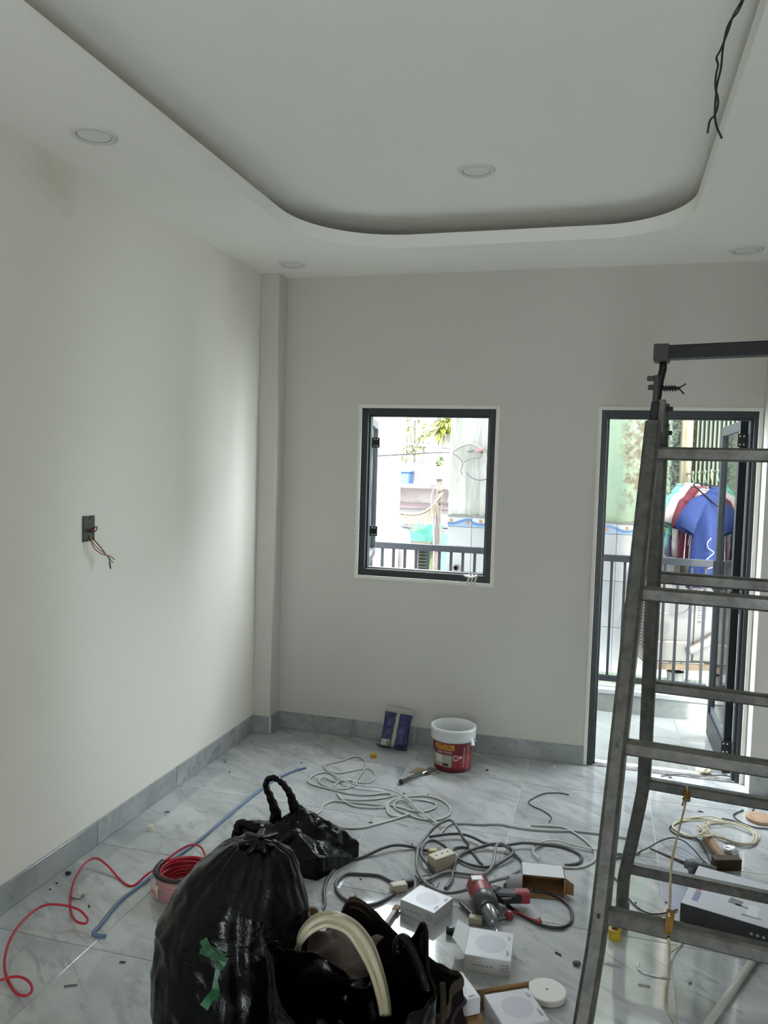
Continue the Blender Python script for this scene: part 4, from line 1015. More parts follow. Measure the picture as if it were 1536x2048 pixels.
# slumped bag with handles
B3 = FP(600, 1745); B3 = Vector((.80, 3.06, 0))
sb3 = empty('shopping_bag', B3, 0, 'slumped black plastic carrier bag with its handle loop standing up', 'plastic bag')
SP = [(474,1650,.085),(478,1702,0),(548,1652,.15),(600,1613,.205),(645,1640,.160),(690,1666,.105),(719,1691,.055),(717,1717,0),(634,1762,0),(540,1742,0),(592,1674,.135),(662,1692,.085),(545,1698,.10),(515,1642,0),(612,1640,0),(712,1690,0),(640,1722,.075)]
SF = [(0,2,12),(2,3,10),(2,10,12),(3,4,10),(4,11,10),(4,5,11),(5,6,11),(6,7,11),(7,8,16),(7,16,11),(11,16,10),(16,8,9),(16,9,10),(10,9,12),(9,1,12),(1,0,12),(0,13,2),(2,13,14),(2,14,3),(3,14,4),(4,14,15),(4,15,5),(5,15,6),(15,7,6),(1,13,0)]
mb = MB(); vs_ = [mb.bm.verts.new(FP(*q)-B3) for q in SP]
for f in SF: mb.bm.faces.new([vs_[k] for k in f])
bmesh.ops.subdivide_edges(mb.bm, edges=list(mb.bm.edges), cuts=4, use_grid_fill=True, smooth=.35)
bmesh.ops.triangulate(mb.bm, faces=list(mb.bm.faces)); bmesh.ops.subdivide_edges(mb.bm, edges=list(mb.bm.edges), cuts=1, use_grid_fill=True, smooth=.2)
mb.bm.normal_update(); off = Vector((3.3, 8.1, 2.2))
for v in list(mb.bm.verts):
    p = v.co.copy(); q = Vector((p.x*9+p.y*7, p.y*16-p.x*9, p.z*12))
    d = Vector((0, -.4, 1)).normalized()
    v.co = p+d*(.010*ridged(q+off, 1.0)+.006*ridged(q+off, 2.4)+.003*noise.noise((p+off)*40)+.004)*min(1, max(0, p.z)*18+.1); v.co.z = max(.001, v.co.z)
mb.build('bag', BAG, sb3, smooth=True)
def strip(pts, w, nm, parent, base, mt, up=(0, 0, 1)):
    P = spline(pts, 6); mb = MB(); prev = None; n = len(P)
    for i, p in enumerate(P):
        t = (P[min(i+1, n-1)]-P[max(i-1, 0)]).normalized(); s_ = t.cross(CPOS-p).normalized(); w_ = w(i/(n-1)) if callable(w) else w
        wr = .004*math.sin(i*1.7)
        a, m_, b = (mb.bm.verts.new(p+s_*w_-base+Vector((0, wr, 0))), mb.bm.verts.new(p-base+Vector((0, -.008, 0))), mb.bm.verts.new(p-s_*w_-base+Vector((0, wr, 0))))
        if prev: mb.bm.faces.new((prev[0], prev[1], m_, a)); mb.bm.faces.new((prev[1], prev[2], b, m_))
        prev = (a, m_, b)
    return mb.build(nm, mt, parent, smooth=True, solid=.004)
strip([YP(*p) for p in [(556,1690,3.0),(552,1655,3.02),(551,1625,3.03),(541,1595,3.03),(532,1572,3.03),(537,1558,3.03),(552,1557,3.03),(568,1570,3.03),(581,1590,3.03),(588,1612,3.03),(604,1635,3.04),(630,1662,3.02)]], lambda t: .011+.040*abs(2*t-1)**3, 'handle', sb3, B3, BAG)
strip([YP(*p) for p in [(560,1700,2.96),(530,1668,2.97),(500,1652,2.97),(480,1647,2.97),(476,1660,2.96),(478,1685,2.95),(520,1720,2.93)]], lambda t: .016+.03*abs(2*t-1)**2, 'handle', sb3, B3, BAG)

# ------------------------------------------------------------------ boxes
CARDW = mat('white_carton', '#cfd0d3', .30, spec=.5); CARDP = mat('pale_grey_print', '#b9bbc6', .32); CARDT = mat('grey_print', '#8d8f98', .4)
CARDB = mat('brown_carton', '#8a6842', .8, var='#785834', vscale=10); FILMG = mat_film('shrink_film', '#ffffff', .04, .12)
def lamp_box(name, c, rz, w, d, h, label, marks=True, film=True, z=0.0):
    r = empty(name, (c[0], c[1], z), rz, label, 'box', 'downlight cartons')
    MB().box(-w/2, w/2, -d/2, d/2, 0, h).build('carton', CARDW, r, bevel=.0015)
    if marks:
        MB().lathe([(.001, h+.0004), (min(w, d)*.34, h+.0004)], 40, Matrix.Translation((.004, 0, 0)), True, False).build('circle_print', CARDP, r)
        t = MB()
        for i, (x, y, l) in enumerate([(w*.40, d*.22, .022), (w*.43, d*.22, .014), (w*.40, -d*.34, .030), (w*.43, -d*.34, .024)]): t.box(x-.0025, x+.0025, y, y+l, h+.0003, h+.0006)
        t.build('small_print', CARDT, r)
        s = MB()
        for k in range(5): s.box(-w*.32+k*.014, -w*.32+k*.014+.009, -d/2-.0006, -d/2, h*.42, h*.50)
        for k in range(4):
            for j in range(3): s.box(w*.28+k*.007, w*.28+k*.007+.005, -d/2-.0006, -d/2, h*.3+j*.009, h*.3+j*.009+.005)
        s.build('side_print', CARDT, r)
    if film: MB().box(-w/2-.001, w/2+.001, -d/2-.001, d/2+.001, h*.06, h+.0012).build('shrink_wrap', FILMG, r)
    return r
cA = (Vector((1.345, 2.78))+Vector((1.547, 2.834)))/2
lamp_box('lamp_box', (cA.x, cA.y+.005), math.atan2(-.052, .137), .146, .130, .052, 'closed white lamp carton beside the cream socket, reflected in the floor')
rB = lamp_box('lamp_box', (1.708, 2.60), math.radians(3), .150, .160, .055, 'white lamp carton with its left flap open in front of the drill', film=True)
fl_ = MB(); fl_.quad((-.075, -.08, .055), (-.075, .08, .055), (-.118, .085, .072), (-.122, -.03, .074)); fl_.quad((-.122, -.03, .074), (-.118, .085, .072), (-.122, .086, .058), (-.126, -.03, .060))
fl_.build('open_flap', CARDW, rB, solid=.001)
s = MB()
for k in range(6): s.box(-.108+k*.006, -.106+k*.006, -.02, .06, .0668-k*.0022, .0672-k*.0022)
s.build('flap_print', CARDT, rB)
lamp_box('lamp_box', (1.648, 2.245), math.radians(-54), .122, .118, .05, 'white lamp carton with bright film lying on the brown carton', z=.067)
kc = empty('brown_carton', (1.652, 2.235, 0), math.radians(-54), 'brown cardboard carton under the shiny white lamp carton', 'box')
MB().box(-.07, .07, -.07, .065, 0, .064).build('carton', CARDB, kc, bevel=.002); MB().box(-.072, .072, -.012, .012, .0635, .0645).build('tape', mat('brown_tape', '#6d4f2e', .4), kc)
aD = math.atan2(.072, .118); uD = Vector((math.cos(aD), math.sin(aD), 0)); vD = Vector((math.sin(aD), -math.cos(aD), 0)); D0 = Vector((1.728, 2.330, 0))
cD = D0+uD*.072+vD*.075
lamp_box('lamp_box', (cD.x, cD.y), aD, .142, .148, .058, 'white lamp carton next to the round disc at the bottom edge')
cE = D0+uD*.03+vD*.245
lamp_box('lamp_box', (cE.x-.03, cE.y+.0), aD+.3, .14, .14, .052, 'white lamp carton nearest the camera, only its corner in view', marks=True)
tc = empty('carton_lid', (D0.x, D0.y, 0), aD, 'thin brown cardboard strip standing behind the white lamp carton', 'box')
MB().box(-.06, .155, .012, .016, 0, .066).build('board', CARDB, tc); MB().box(-.064, -.060, -.10, .016, 0, .066).build('side_board', CARDB, tc)
# open carton lying on its side
oc = empty('open_carton', (1.84, 3.15, 0), math.radians(8), 'small white carton open at the front showing brown cardboard inside', 'box')
w, d, h = .165, .10, .062
mb = MB(); mb.box(-w/2, w/2, -d/2, d/2, 0, .002); mb.box(-w/2, w/2, -d/2, d/2, h-.002, h); mb.box(-w/2, w/2, d/2-.002, d/2, 0, h); mb.box(-w/2, -w/2+.002, -d/2, d/2, 0, h); mb.box(w/2-.002, w/2, -d/2, d/2, 0, h)
mb.build('carton', CARDW, oc)
mb = MB(); mb.box(-w/2+.0025, w/2-.0025, -d/2, d/2-.0025, .0022, .0032); mb.box(-w/2+.0025, w/2-.0025, d/2-.0035, d/2-.0025, .003, h-.003); mb.box(-w/2+.0025, -w/2+.0035, -d/2, d/2-.003, .003, h-.003); mb.box(w/2-.0035, w/2-.0025, -d/2, d/2-.003, .003, h-.003); mb.build('lining', CARDB, oc)
mb = MB(); mb.quad((-w/2, -d/2, .001), (w/2, -d/2, .001), (w/2-.012, -d/2-.055, .004), (-w/2+.004, -d/2-.055, .004)); mb.build('bottom_flap', CARDB, oc, solid=.0015)
mb = MB(); mb.quad((-w/2, -d/2, .0), (-w/2, -d/2, h), (-w/2-.06, -d/2-.02, h), (-w/2-.07, -d/2-.02, .004)); mb.build('left_flap', CARDW, oc, solid=.0015)
mb = MB(); mb.quad((w/2, -d/2, .0), (w/2, -d/2, h), (w/2+.03, -d/2-.03, h-.008), (w/2+.03, -d/2-.03, .01)); mb.build('right_flap', CARDB, oc, solid=.0015)

# ------------------------------------------------------------------ drill
dr0 = FP(952, 1772, .0); dr0 = Vector((1.615, 2.965, 0)); dd = (Vector((1.700, 2.745, 0))-dr0); aX = math.atan2(dd.y, dd.x)
dr = empty('drill', dr0, aX, 'red corded power drill lying on its side on the tiles', 'drill')
REDP = mat('drill_red', '#8e2e38', .42, var='#7a232d', vscale=8); GREYM = mat('gearcase_grey', '#4d4e4d', .38, .5); CHR = mat('chuck_steel', '#7f8080', .28, .9); BLKP = mat('drill_black', '#1b1b1c', .5)
mX = Tr(0, 0, .047) @ Matrix.Rotation(PI/2, 4, 'Y')
MB().lathe([(.02, -.035), (.038, -.03), (.045, -.01), (.046, .04), (.043, .075), (.045, .09)], 28, mX).build('motor_housing', REDP, dr, smooth=True, bevel=.002)
MB().lathe([(.046, .09), (.047, .10), (.047, .125), (.040, .14), (.030, .15)], 28, mX, True, True).build('gear_case', GREYM, dr, smooth=True)
for k in range(6): MB().box(-.015+.0, .03, -.003, .003, .0, .004, Tr(0, 0, .047) @ Matrix.Rotation(math.radians(60*k+30), 4, 'X') @ Tr(0, 0, .044)).build('vent_slot', BLKP, dr)
MB().box(.0, .035, -.035, .01, .082, .094).build('name_plate', mat('plate_steel', '#a3a3a0', .35, .6), dr, bevel=.003)
MB().lathe([(.026, .15), (.027, .165), (.027, .205), (.022, .215), (.019, .235), (.012, .245)], 24, mX).build('chuck', CHR, dr, smooth=True)
for k in range(10): MB().box(.168, .20, -.002, .002, 0, .003, Tr(0, 0, .047) @ Matrix.Rotation(math.radians(36*k), 4, 'X') @ Tr(0, 0, .0262)).build('chuck_rib', GREYM, dr)
MB().lathe([(.0035, .24), (.0035, .30), (.001, .312)], 10, mX).build('drill_bit', STEEL, dr, smooth=True)
hp = [(.03, .03), (.075, .05), (.085, .12), (.075, .17), (.05, .175), (.03, .16), (.035, .10), (.0, .055)]
MB().prism(hp, .022, .060).build('grip', BLKP, dr, bevel=.008)
MB().prism([(.078, .115), (.082, .18), (.04, .18), (.038, .13)], .018, .064).build('grip_end', REDP, dr, bevel=.008)
MB().prism([(.085, .06), (.10, .07), (.098, .10), (.084, .11)], .030, .052).build('trigger', BLKP, dr, bevel=.003)
BLKC = mat('drill_cord_rubber', '#202122', .45)
MB().tube([Matrix.Rotation(-aX, 4, 'Z') @ (p-dr0) for p in spline([FP(1010, 1768, .035), FP(1009, 1785, .02)] + [FP(x, y, .007) for x, y in [(1013,1806),(1028,1820),(1050,1834),(1075,1847),(1105,1855),(1130,1853),(1144,1838),(1140,1815),(1120,1797),(1090,1784),(1066,1781)]], 7)], .0058, 8).build('cord', BLKC, dr, smooth=True)
MB().tube([Matrix.Rotation(-aX, 4, 'Z') @ (p-dr0) for p in spline([FP(x, y, .012) for x, y in [(1016,1832),(1020,1825),(1032,1824),(1050,1832),(1066,1839),(1078,1841)]], 6)], .004, 7).build('chuck_key_strap', mat('strap_red', '#8a2a2e', .5), dr, smooth=True)
mI = Matrix.Rotation(-aX, 4, 'Z')
MB().lathe([(.010, 0), (.016, .006), (.016, .022), (.008, .03)], 14, Matrix.Translation(mI @ (FP(1018, 1838)-dr0))).build('chuck_key', REDP, dr)
MB().tube([mI @ (FP(990, 1843, .012)-dr0), mI @ (FP(1012, 1836, .012)-dr0)], .005, 8).build('key_shaft', GREYM, dr)
MB().tube([mI @ (FP(1074, 1842, .012)-dr0), mI @ (FP(1082, 1846, .014)-dr0), mI @ (FP(1079, 1834, .03)-dr0)], [.009, .006, .002], 8).build('strap_clip', MATS['strap_red'], dr)

# ------------------------------------------------------------------ small things on the floor
p = FP(1093, 1996, 0); 
dk = empty('lamp_disc', (p.x, p.y+.01, 0), 0, 'round white lamp disc with a centre hole lying flat on the tiles', 'disc')
MB().lathe([(.055, 0), (.060, .004), (.061, .018), (.058, .021), (.004, .022)], 48, None, True, False).build('plate', mat('disc_white', '#d6d3cb', .5), dk, smooth=False, bevel=.001)
MB().lathe([(.001, .0223), (.005, .0223)], 16, None, True, False).build('centre_hole', mat('hole_grey', '#75736e', .6), dk)

# paint bucket
bk = empty('paint_bucket', (1.266, 4.272, 0), 0, 'red paint bucket with white rim standing at the wall', 'bucket')
BR0, BR1, BHt = .100, .110, .185
BR = lambda z: BR0+(BR1-BR0)*z/BHt
MB().lathe([(.09, 0), (BR(0), .004), (BR(.17), .17), (BR(.17)-.002, .17)], 48, None, True, False).build('tub', mat('bucket_maroon', '#5c1119', .35), bk, smooth=True)
WPL = mat('bucket_white', '#cdcfd0', .35)
MB().lathe([(.112, .166), (.121, .168), (.123, .185), (.121, .212), (.124, .218), (.124, .232), (.118, .236), (.112, .232), (.106, .17), (.101, .12), (.094, .012), (.001, .010)], 48, None, False, False).build('rim', WPL, bk, smooth=True)
def patch(nm, a0, a1, z0, z1, mt, lift=.0008, par=None):
    mb = MB(); n = max(3, int((a1-a0)/5)+1)
    mb.grid(lambda u, v: ((BR(z0+(z1-z0)*v)+lift)*math.cos(math.radians(a0+(a1-a0)*u)), (BR(z0+(z1-z0)*v)+lift)*math.sin(math.radians(a0+(a1-a0)*u)), z0+(z1-z0)*v), n, 3)
    return mb.build(nm, mt, par or bk)
patch('label', -170, 10, .012, .163, mat('label_dark_red', '#6e1822', .35))
patch('label_lower_red', -81, 8, .028, .098, mat('label_bright_red', '#8f2f38', .35), .0014)
patch('label_picture', -152, -82, .032, .098, mat('picture_beige', '#a7a295', .4, var='#7d8478', vscale=14), .0018)
patch('picture_window', -132, -112, .055, .095, mat('picture_pale', '#c4c6bd', .4), .0024)
patch('picture_sofa', -110, -92, .038, .052, mat('picture_dark', '#2a2320', .5), .0024)
patch('brand_panel', -140, -76, .126, .156, mat('panel_yellow', '#c98a1e', .4), .0018)
def curved_text(txt, a_c, z_c, size, mt, lift, nm, r_of=BR, parent=None):
    cu = bpy.data.curves.new('lettering', 'FONT'); cu.body = txt; cu.size = size; cu.align_x = 'CENTER'; cu.align_y = 'CENTER'; cu.extrude = .0003
    to = bpy.data.objects.new('lettering', cu); COL.objects.link(to)
    dg = bpy.context.evaluated_depsgraph_get(); me = bpy.data.meshes.new_from_object(to.evaluated_get(dg))
    COL.objects.unlink(to); bpy.data.objects.remove(to)
    bm = bmesh.new(); bm.from_mesh(me); bmesh.ops.subdivide_edges(bm, edges=[e for e in bm.edges if e.calc_length() > .006], cuts=2)
    for v in bm.verts:
        z = z_c+v.co.y; r_ = r_of(z)+lift+v.co.z; a = math.radians(a_c)+v.co.x/r_of(z); v.co = (r_*math.cos(a), r_*math.sin(a), z)
    bm.to_mesh(me); bm.free(); me.materials.clear(); me.materials.append(mt)
    o = bpy.data.objects.new(nm, me); link(o, parent or bk); return o
curved_text('JOTUN', -108, .141, .031, mat('letter_black', '#191512', .5), .0022, 'brand_letters')
curved_text('LAU CHÙI', -106, .112, .019, mat('letter_pale', '#c9b9b4', .5), .0012, 'product_letters')
for i in range(8): 
    z = .035+i*.014; patch('side_mark', -47, -44, z, z+.007, mat('mark_white', '#cfc8c6', .5), .0018)
lg = MB(); ar = [(BR(.085)+.0022, math.radians(-70))]
lg.tube([((BR(.085+.014*math.sin(t))+.002)*math.cos(math.radians(-71)+.014*math.cos(t)/.105), (BR(.085+.014*math.sin(t))+.002)*math.sin(math.radians(-71)+.014*math.cos(t)/.105), .085+.014*math.sin(t)) for t in [2*PI*k/24 for k in range(24)]], .0018, 5, closed=True)
lg.build('ring_emblem', mat('mark_white', '#cfc8c6', .5), bk)
patch('emblem_centre', -75, -67, .079, .091, mat('emblem_orange', '#b8542e', .5), .0018)
patch('emblem_tail', -60, -52, .082, .094, mat('mark_white', '#cfc8c6', .5), .0018)
MB().box(-.012, .012, -.006, .006, -.03, .012, Tr(.121*math.cos(math.radians(-25)), .121*math.sin(math.radians(-25)), .178) @ Rz(math.radians(65)) @ Matrix.Rotation(-.35, 4, 'X')).build('handle_lug', WPL, bk, bevel=.003)
MB().tube(spline([(.124*math.cos(math.radians(a)), .124*math.sin(math.radians(a)), z) for a, z in ((-25, .185), (-10, .165), (10, .150), (40, .140), (90, .138), (140, .150), (155, .185))], 6), .003, 6).build('handle', WPL, bk, smooth=True)

# cement bag leaning on the wall
g0 = (FP(755, 1496)+FP(815, 1501))/2
cbag = empty('cement_bag', (g0.x, g0.y, 0), math.radians(4), 'small purple blue plastic cement bag leaning against the baseboard', 'bag')
cbag.rotation_euler = (math.radians(-24), math.radians(5), math.radians(4))
BW, BH = .165, .215
def pill(u, v, s, wf=1.0):
    x = (u-.5)*BW*(1-.07*math.sin(PI*v)+.10*(v-.5)*0); e = min(1, (1-abs(2*u-1))*3.2)**.6*min(1, (1-abs(2*v-1))*3.0)**.6
    y = s*(.004+.030*e*(1-.35*v)*wf); q = Vector((x, y, v*BH)); return q+Vector((.003*noise.noise(q*40), s*.005*noise.noise(q*30+Vector((4, 2, 1))), 0))
PURP = mat('purple_blue_film', '#262750', .35, var='#32346a', vscale=14, bump=.5, bscale=45, bdist=.006)
mb = MB(); mb.grid(lambda u, v: pill(u, v, -1), 26, 30); mb.grid(lambda u, v: pill(u, v, 1), 26, 30); bmesh.ops.remove_doubles(mb.bm, verts=mb.bm.verts, dist=.009*0+.0005)
mb.build('sack', PURP, cbag, smooth=True)
CRS = mat('cream_stripe', '#a9a595', .5)
mb = MB(); mb.grid(lambda u, v: pill(.44+.13*u+.02*(v-.5), v, -1)+Vector((0, -.0015, 0)), 5, 24); mb.build('centre_stripe', CRS, cbag, smooth=True)
mb = MB(); mb.grid(lambda u, v: pill(u, .955+.045*v, -1)+Vector((0, -.0015, 0)), 20, 3); mb.grid(lambda u, v: Vector(((u-.5)*BW*1.03, .0, BH+.022*v)), 12, 3); mb.build('crimped_top', mat('clear_crimp', '#a6a59c', .3), cbag, smooth=True)
mb = MB(); mb.grid(lambda u, v: pill(.05+.33*u, .04+.18*v, -1)+Vector((0, -.0018, 0)), 8, 6); mb.build('white_panel', mat('panel_white', '#b9b7b4', .5), cbag, smooth=True)
mb = MB()
for k in range(6): mb.grid(lambda u, v: pill(.27+.016*k+.009*u, .06+.14*v, -1)+Vector((0, -.0026, 0)), 2, 3)
mb.build('barcode', mat('bar_black', '#2a2a30', .5), cbag)
mb = MB(); mb.tube(spline([(-BW*.56, -.02, .012), (-BW*.5, -.04, .006), (-BW*.2, -.045, .006), (BW*.2, -.045, .006), (BW*.5, -.035, .010)], 6), .0045, 6); mb.build('bottom_seam', mat('seam_navy', '#1d1c2a', .5), cbag, smooth=True)
for s_ in range(2):
    mb = MB()
    for k in range(4): mb.grid(lambda u, v: pill((.14 if s_ == 0 else .70)+.14*u*(1-.15*k), .72-.13*k+.018*v, -1)+Vector((0, -.0016, 0)), 4, 2)
    mb.build('faint_print', mat('print_lilac', '#4d4e7a', .4), cbag)

p = FP(747, 1514); yc = empty('bottle_cap', p, 0, 'small yellow plastic cap on the tiles before the cement bag', 'cap')
YEL = mat('yellow_plastic', '#c2980f', .4)
MB().lathe([(.016, 0), (.017, .004), (.0165, .018), (.013, .021), (.001, .021)], 20, None, True, False).build('cap', YEL, yc); MB().lathe([(.0175, .002), (.018, .003), (.018, .006), (.0175, .007)], 20, None, False, False).build('ridge', YEL, yc)
# scraper and cardboard
a = FP(803, 1563, .014); b = FP(846, 1545, .014); t = (b-a).normalized()
sc_ = empty('scraper', a, math.atan2(t.y, t.x), 'dark handled scraper lying with its blade on cardboard', 'scraper'); L = (b-a).length
mXa = Matrix.Rotation(PI/2, 4, 'Y')
MB().lathe([(.006, -.012), (.014, -.008), (.014, .002), (.008, .008), (.0085, .5*L), (.010, .9*L), (.007, L)], 16, mXa).build('handle', mat('handle_charcoal', '#2d2c29', .45), sc_, smooth=True)
MB().lathe([(.010, L*.92), (.011, L), (.009, L+.03)], 14, mXa).build('ferrule', STEEL, sc_)
MB().prism([(L+.02, -.014), (L+.09, -.03), (L+.09, .03), (L+.02, .014)], -.003, -.001).build('blade', mat('blade_dull', '#6d6a62', .45, .6), sc_)
q = FP(840, 1543); o = MB().prism([(-.055, -.03), (.05, -.045), (.075, .02), (-.02, .05)], 0, .003).build('cardboard_scrap', mat('tan_card', '#86745a', .85)); o.location = q; tag(o, 'tan cardboard scrap under the scraper blade', 'cardboard')
q = FP(856, 1543, .003); o = MB().prism([(-.02, -.02), (.04, -.03), (.05, .01), (-.005, .03)], 0, .002).build('paper_scrap', mat('white_paper', '#b6b4ac', .7)); o.location = q; tag(o, 'torn white paper scrap beside the tan cardboard', 'paper')
# sledge hammer
HA = FP(1455, 1746); ha = math.atan2(Vector((2.624-2.511, 3.52-3.481)).y, .113)
hm = empty('sledge_hammer', (2.567, 3.535, 0), ha, 'short sledge hammer with worn wooden handle and dark steel head', 'hammer')
IRON = mat('rusty_black_iron', '#241d19', .55, .4, var='#4a3b20', vscale=14)
MB().prism([(-.058, -.018), (-.052, -.024), (.052, -.024), (.058, -.018), (.058, .018), (.052, .024), (-.052, .024), (-.058, .018)], 0, .048).build('head', IRON, hm, bevel=.005)
e2 = FP(1407, 1664, .03); e1 = Vector((2.560, 3.545, .026)); iv = Matrix.Rotation(-ha, 4, 'Z')
P_ = [iv @ (e1.lerp(e2, k/6)-hm.location) for k in range(7)]
MB().tube(P_, [.014, .016, .018, .0185, .018, .019, .021], 14).build('handle', mat('worn_wood', '#8d6f54', .7, var='#a5856a', vscale=12), hm, smooth=True)
# cream twine coil
TW = mat('cream_cable', '#c7bfa6', .45)
tw0 = FP(1460, 1680); 
tw = empty('cream_cable_coil', tw0, 0, 'loose coil of thin cream cable by the sledge hammer handle', 'cable coil'); rr = random.Random(21)
RT = (1300, 1480, .1536)
lo = [(1000,1055),(1200,1100),(1350,1180),(1410,1260),(1350,1350),(1150,1350),(950,1290),(820,1240),(700,1170),(680,1090),(800,1045)]
for k in range(4):
    j = lambda: rr.uniform(-22, 22); s_ = 1-.045*k
    pts = [FP(1300+(1050+(x-1050)*s_+j())*.1536, 1480+(1200+(y-1200)*s_+j()*.6)*.1536, .005+.004*k) for x, y in lo]
    MB().tube([q_-tw0 for q_ in spline(pts, 7, True)], .0036, 6, closed=True).build('turn', TW, tw, smooth=True)
for k in range(3):
    j = lambda: rr.uniform(-14, 14)
    pts = [FP(1300+(x+j())*.1536, 1480+(y+j())*.1536, z) for x, y, z in [(820,1240,.05),(700,1255,.03),(480,1240,.006),(300,1150,.006),(330,1070,.006),(470,1010+k*18,.006),(640,1000+k*16,.006),(800,1010+k*20,.01),(960,1050,.012)]]
    MB().tube([q_-tw0 for q_ in spline(pts, 7)], .0034, 6).build('side_turn', TW, tw, smooth=True)
for k in range(3):
    pts = [FP(1300+x*.1536, 1480+y*.1536, z) for x, y, z in [(820,1236,.052),(740,1190-k*20+20,.06),(650,1130+k*50,.062),(615,1110+k*65,.05),(640,1170+k*45,.055),(720,1235+k*12,.056),(820,1240,.052)]]
    MB().tube([q_-tw0 for q_ in spline(pts, 6)], .0036, 6).build('wrap_on_handle', TW, tw, smooth=True)
# foam gun
f0 = FP(1300, 1697, .045); f1 = FP(1370, 1727, .04); f2 = FP(1432, 1745, .035)
fg = empty('foam_gun', (f1.x, f1.y, 0), 0, 'grey foam gun with long thin nozzle behind the wall mount carton', 'foam gun')
GUN = mat('gun_grey', '#55585a', .5); O = Vector((f1.x, f1.y, 0))
MB().tube([f0-O, f0.lerp(f1, .5)-O, f1-O], [.004, .006, .008], 10).build('nozzle', mat('nozzle_brown', '#4a3f3c', .5), fg, smooth=True)
MB().tube([f1-O, f1.lerp(f2, .25)-O, f1.lerp(f2, .6)-O, f2-O], [.014, .030, .024, .022], 14).build('body', GUN, fg, smooth=True)
gx = FP(1385, 1756, .012)
MB().tube([f1.lerp(f2, .3)-O, f1.lerp(f2, .2).lerp(gx, .5)-O, gx-O], [.022, .016, .011], 10).build('grip', GUN, fg, smooth=True)
for t_ in (.02, .55): 
    q = f1.lerp(f2, t_)-O; ax = (f2-f1).normalized(); 
    MB().lathe([(.029 if t_ > .1 else .017, -.003), (.031 if t_ > .1 else .019, 0), (.029 if t_ > .1 else .017, .003)], 18, Matrix.Translation(q) @ ax.to_track_quat('Z', 'Y').to_matrix().to_4x4(), False, False).build('white_tie', WIRE_W, fg, smooth=True)
# wall-mount carton
tA = Vector((2.344, 3.05, 0)); tdir = Vector((2.63-2.344, 2.982-3.066, 0)).normalized(); at_ = math.atan2(tdir.y, tdir.x)
tv = empty('wall_mount_carton', tA, at_, 'flat white and black printed carton under the ladder', 'box')
MB().box(0, .52, 0, .335, 0, .070).build('carton', mat('carton_black', '#232325', .45), tv, bevel=.002)
MB().box(.002, .518, .002, .333, .0695, .0712).build('white_top', mat('carton_top', '#bdbec4', .28), tv)
GP = mat('print_grey', '#6c6d71', .4); GPL = mat('reflection_pale', '#cfd0d4', .35)
zt_ = .0714
pm = MB()
pm.prism([(.155, .20), (.20, .195), (.205, .235), (.16, .24)], zt_, zt_+.0003); pm.prism([(.19, .228), (.30, .205), (.30, .198), (.20, .21)], zt_, zt_+.0003)
pm.prism([(.145, .105), (.19, .10), (.195, .14), (.15, .15)], zt_, zt_+.0003); pm.prism([(.17, .10), (.24, .095), (.24, .102), (.17, .112)], zt_, zt_+.0003)
pm.prism([(.20, .04), (.27, .045), (.26, .052), (.20, .052)], zt_, zt_+.0003)
pm.build('bracket_picture', GP, tv)
pm = MB(); pm.prism([(.215, .05), (.25, .05), (.25, .13), (.215, .13)], zt_+.0002, zt_+.0005); pm.build('pale_reflection', GPL, tv)  # pale patch painted on as a reflection on the carton top
pm = MB(); rr = random.Random(6)
for k in range(7): pm.box(.030, .052, .045+k*.011, .053+k*.011, zt_, zt_+.0003)
pm.build('blue_lettering', mat('print_blue', '#5c5f8c', .4), tv)
pm = MB()
for k in range(4): pm.box(.030, .048, .125+k*.012, .134+k*.012, zt_, zt_+.0003)
pm.build('red_lettering', mat('print_red', '#a3555c', .4), tv)
pm = MB()
for x in (.24, .26, .28): pm.lathe([(.001, 0), (.006, 0)], 10, Tr(x, -.0006, .035) @ Matrix.Rotation(PI/2, 4, 'X'), True, False)
for k in range(6): pm.box(.34+k*.014, .35+k*.014, -.0007, 0, .030, .034)
pm.build('front_print', mat('print_mid', '#8f9094', .5), tv)
# yellow tape roll
p = FP(1229, 1876); yt = empty('tape_roll', p, 0, 'roll of yellow tape on the floor behind the front ladder leg', 'tape')
MB().lathe([(.020, 0), (.0225, .001), (.0225, .034), (.020, .035), (.013, .035), (.013, 0)], 28, None, False, False).build('roll', mat('tape_yellow', '#b59a18', .4, var='#8f7a10', vscale=30), yt, smooth=False)
MB().lathe([(.013, .0), (.013, .035), (.011, .035), (.011, 0)], 24, None, False, False).build('core', CARDB, yt)
# white pipe lower right
a = FP(1396, 2075, .013); b = FP(1522, 1900, .013)
r = empty('pvc_pipe', a, 0, 'long white plastic pipe lying on the floor at the lower right', 'pipe')
MB().tube([a-a, b-a], .0125, 18).build('tube', mat('pvc_white', '#b9b7ae', .4), r, smooth=True)
MB().tube([(b-a)*1.0, (b-a)*1.001], .0105, 18).build('bore', BLACKM, r)
# wooden disc
p = FP(1520, 1640); r = empty('wooden_disc', p, 0, 'flat round tan wooden disc by the door behind the ladder', 'disc')
MB().lathe([(.062, 0), (.064, .003), (.064, .013), (.062, .015), (.001, .015)], 36, None, True, False).build('disc', mat('disc_tan', '#b3957c', .7, var='#a08266', vscale=9), r)
MB().lathe([(.040, .0153), (.042, .0156), (.044, .0153)], 36, None, False, False).build('ring_mark', mat('disc_dark', '#8d705a', .8), r)
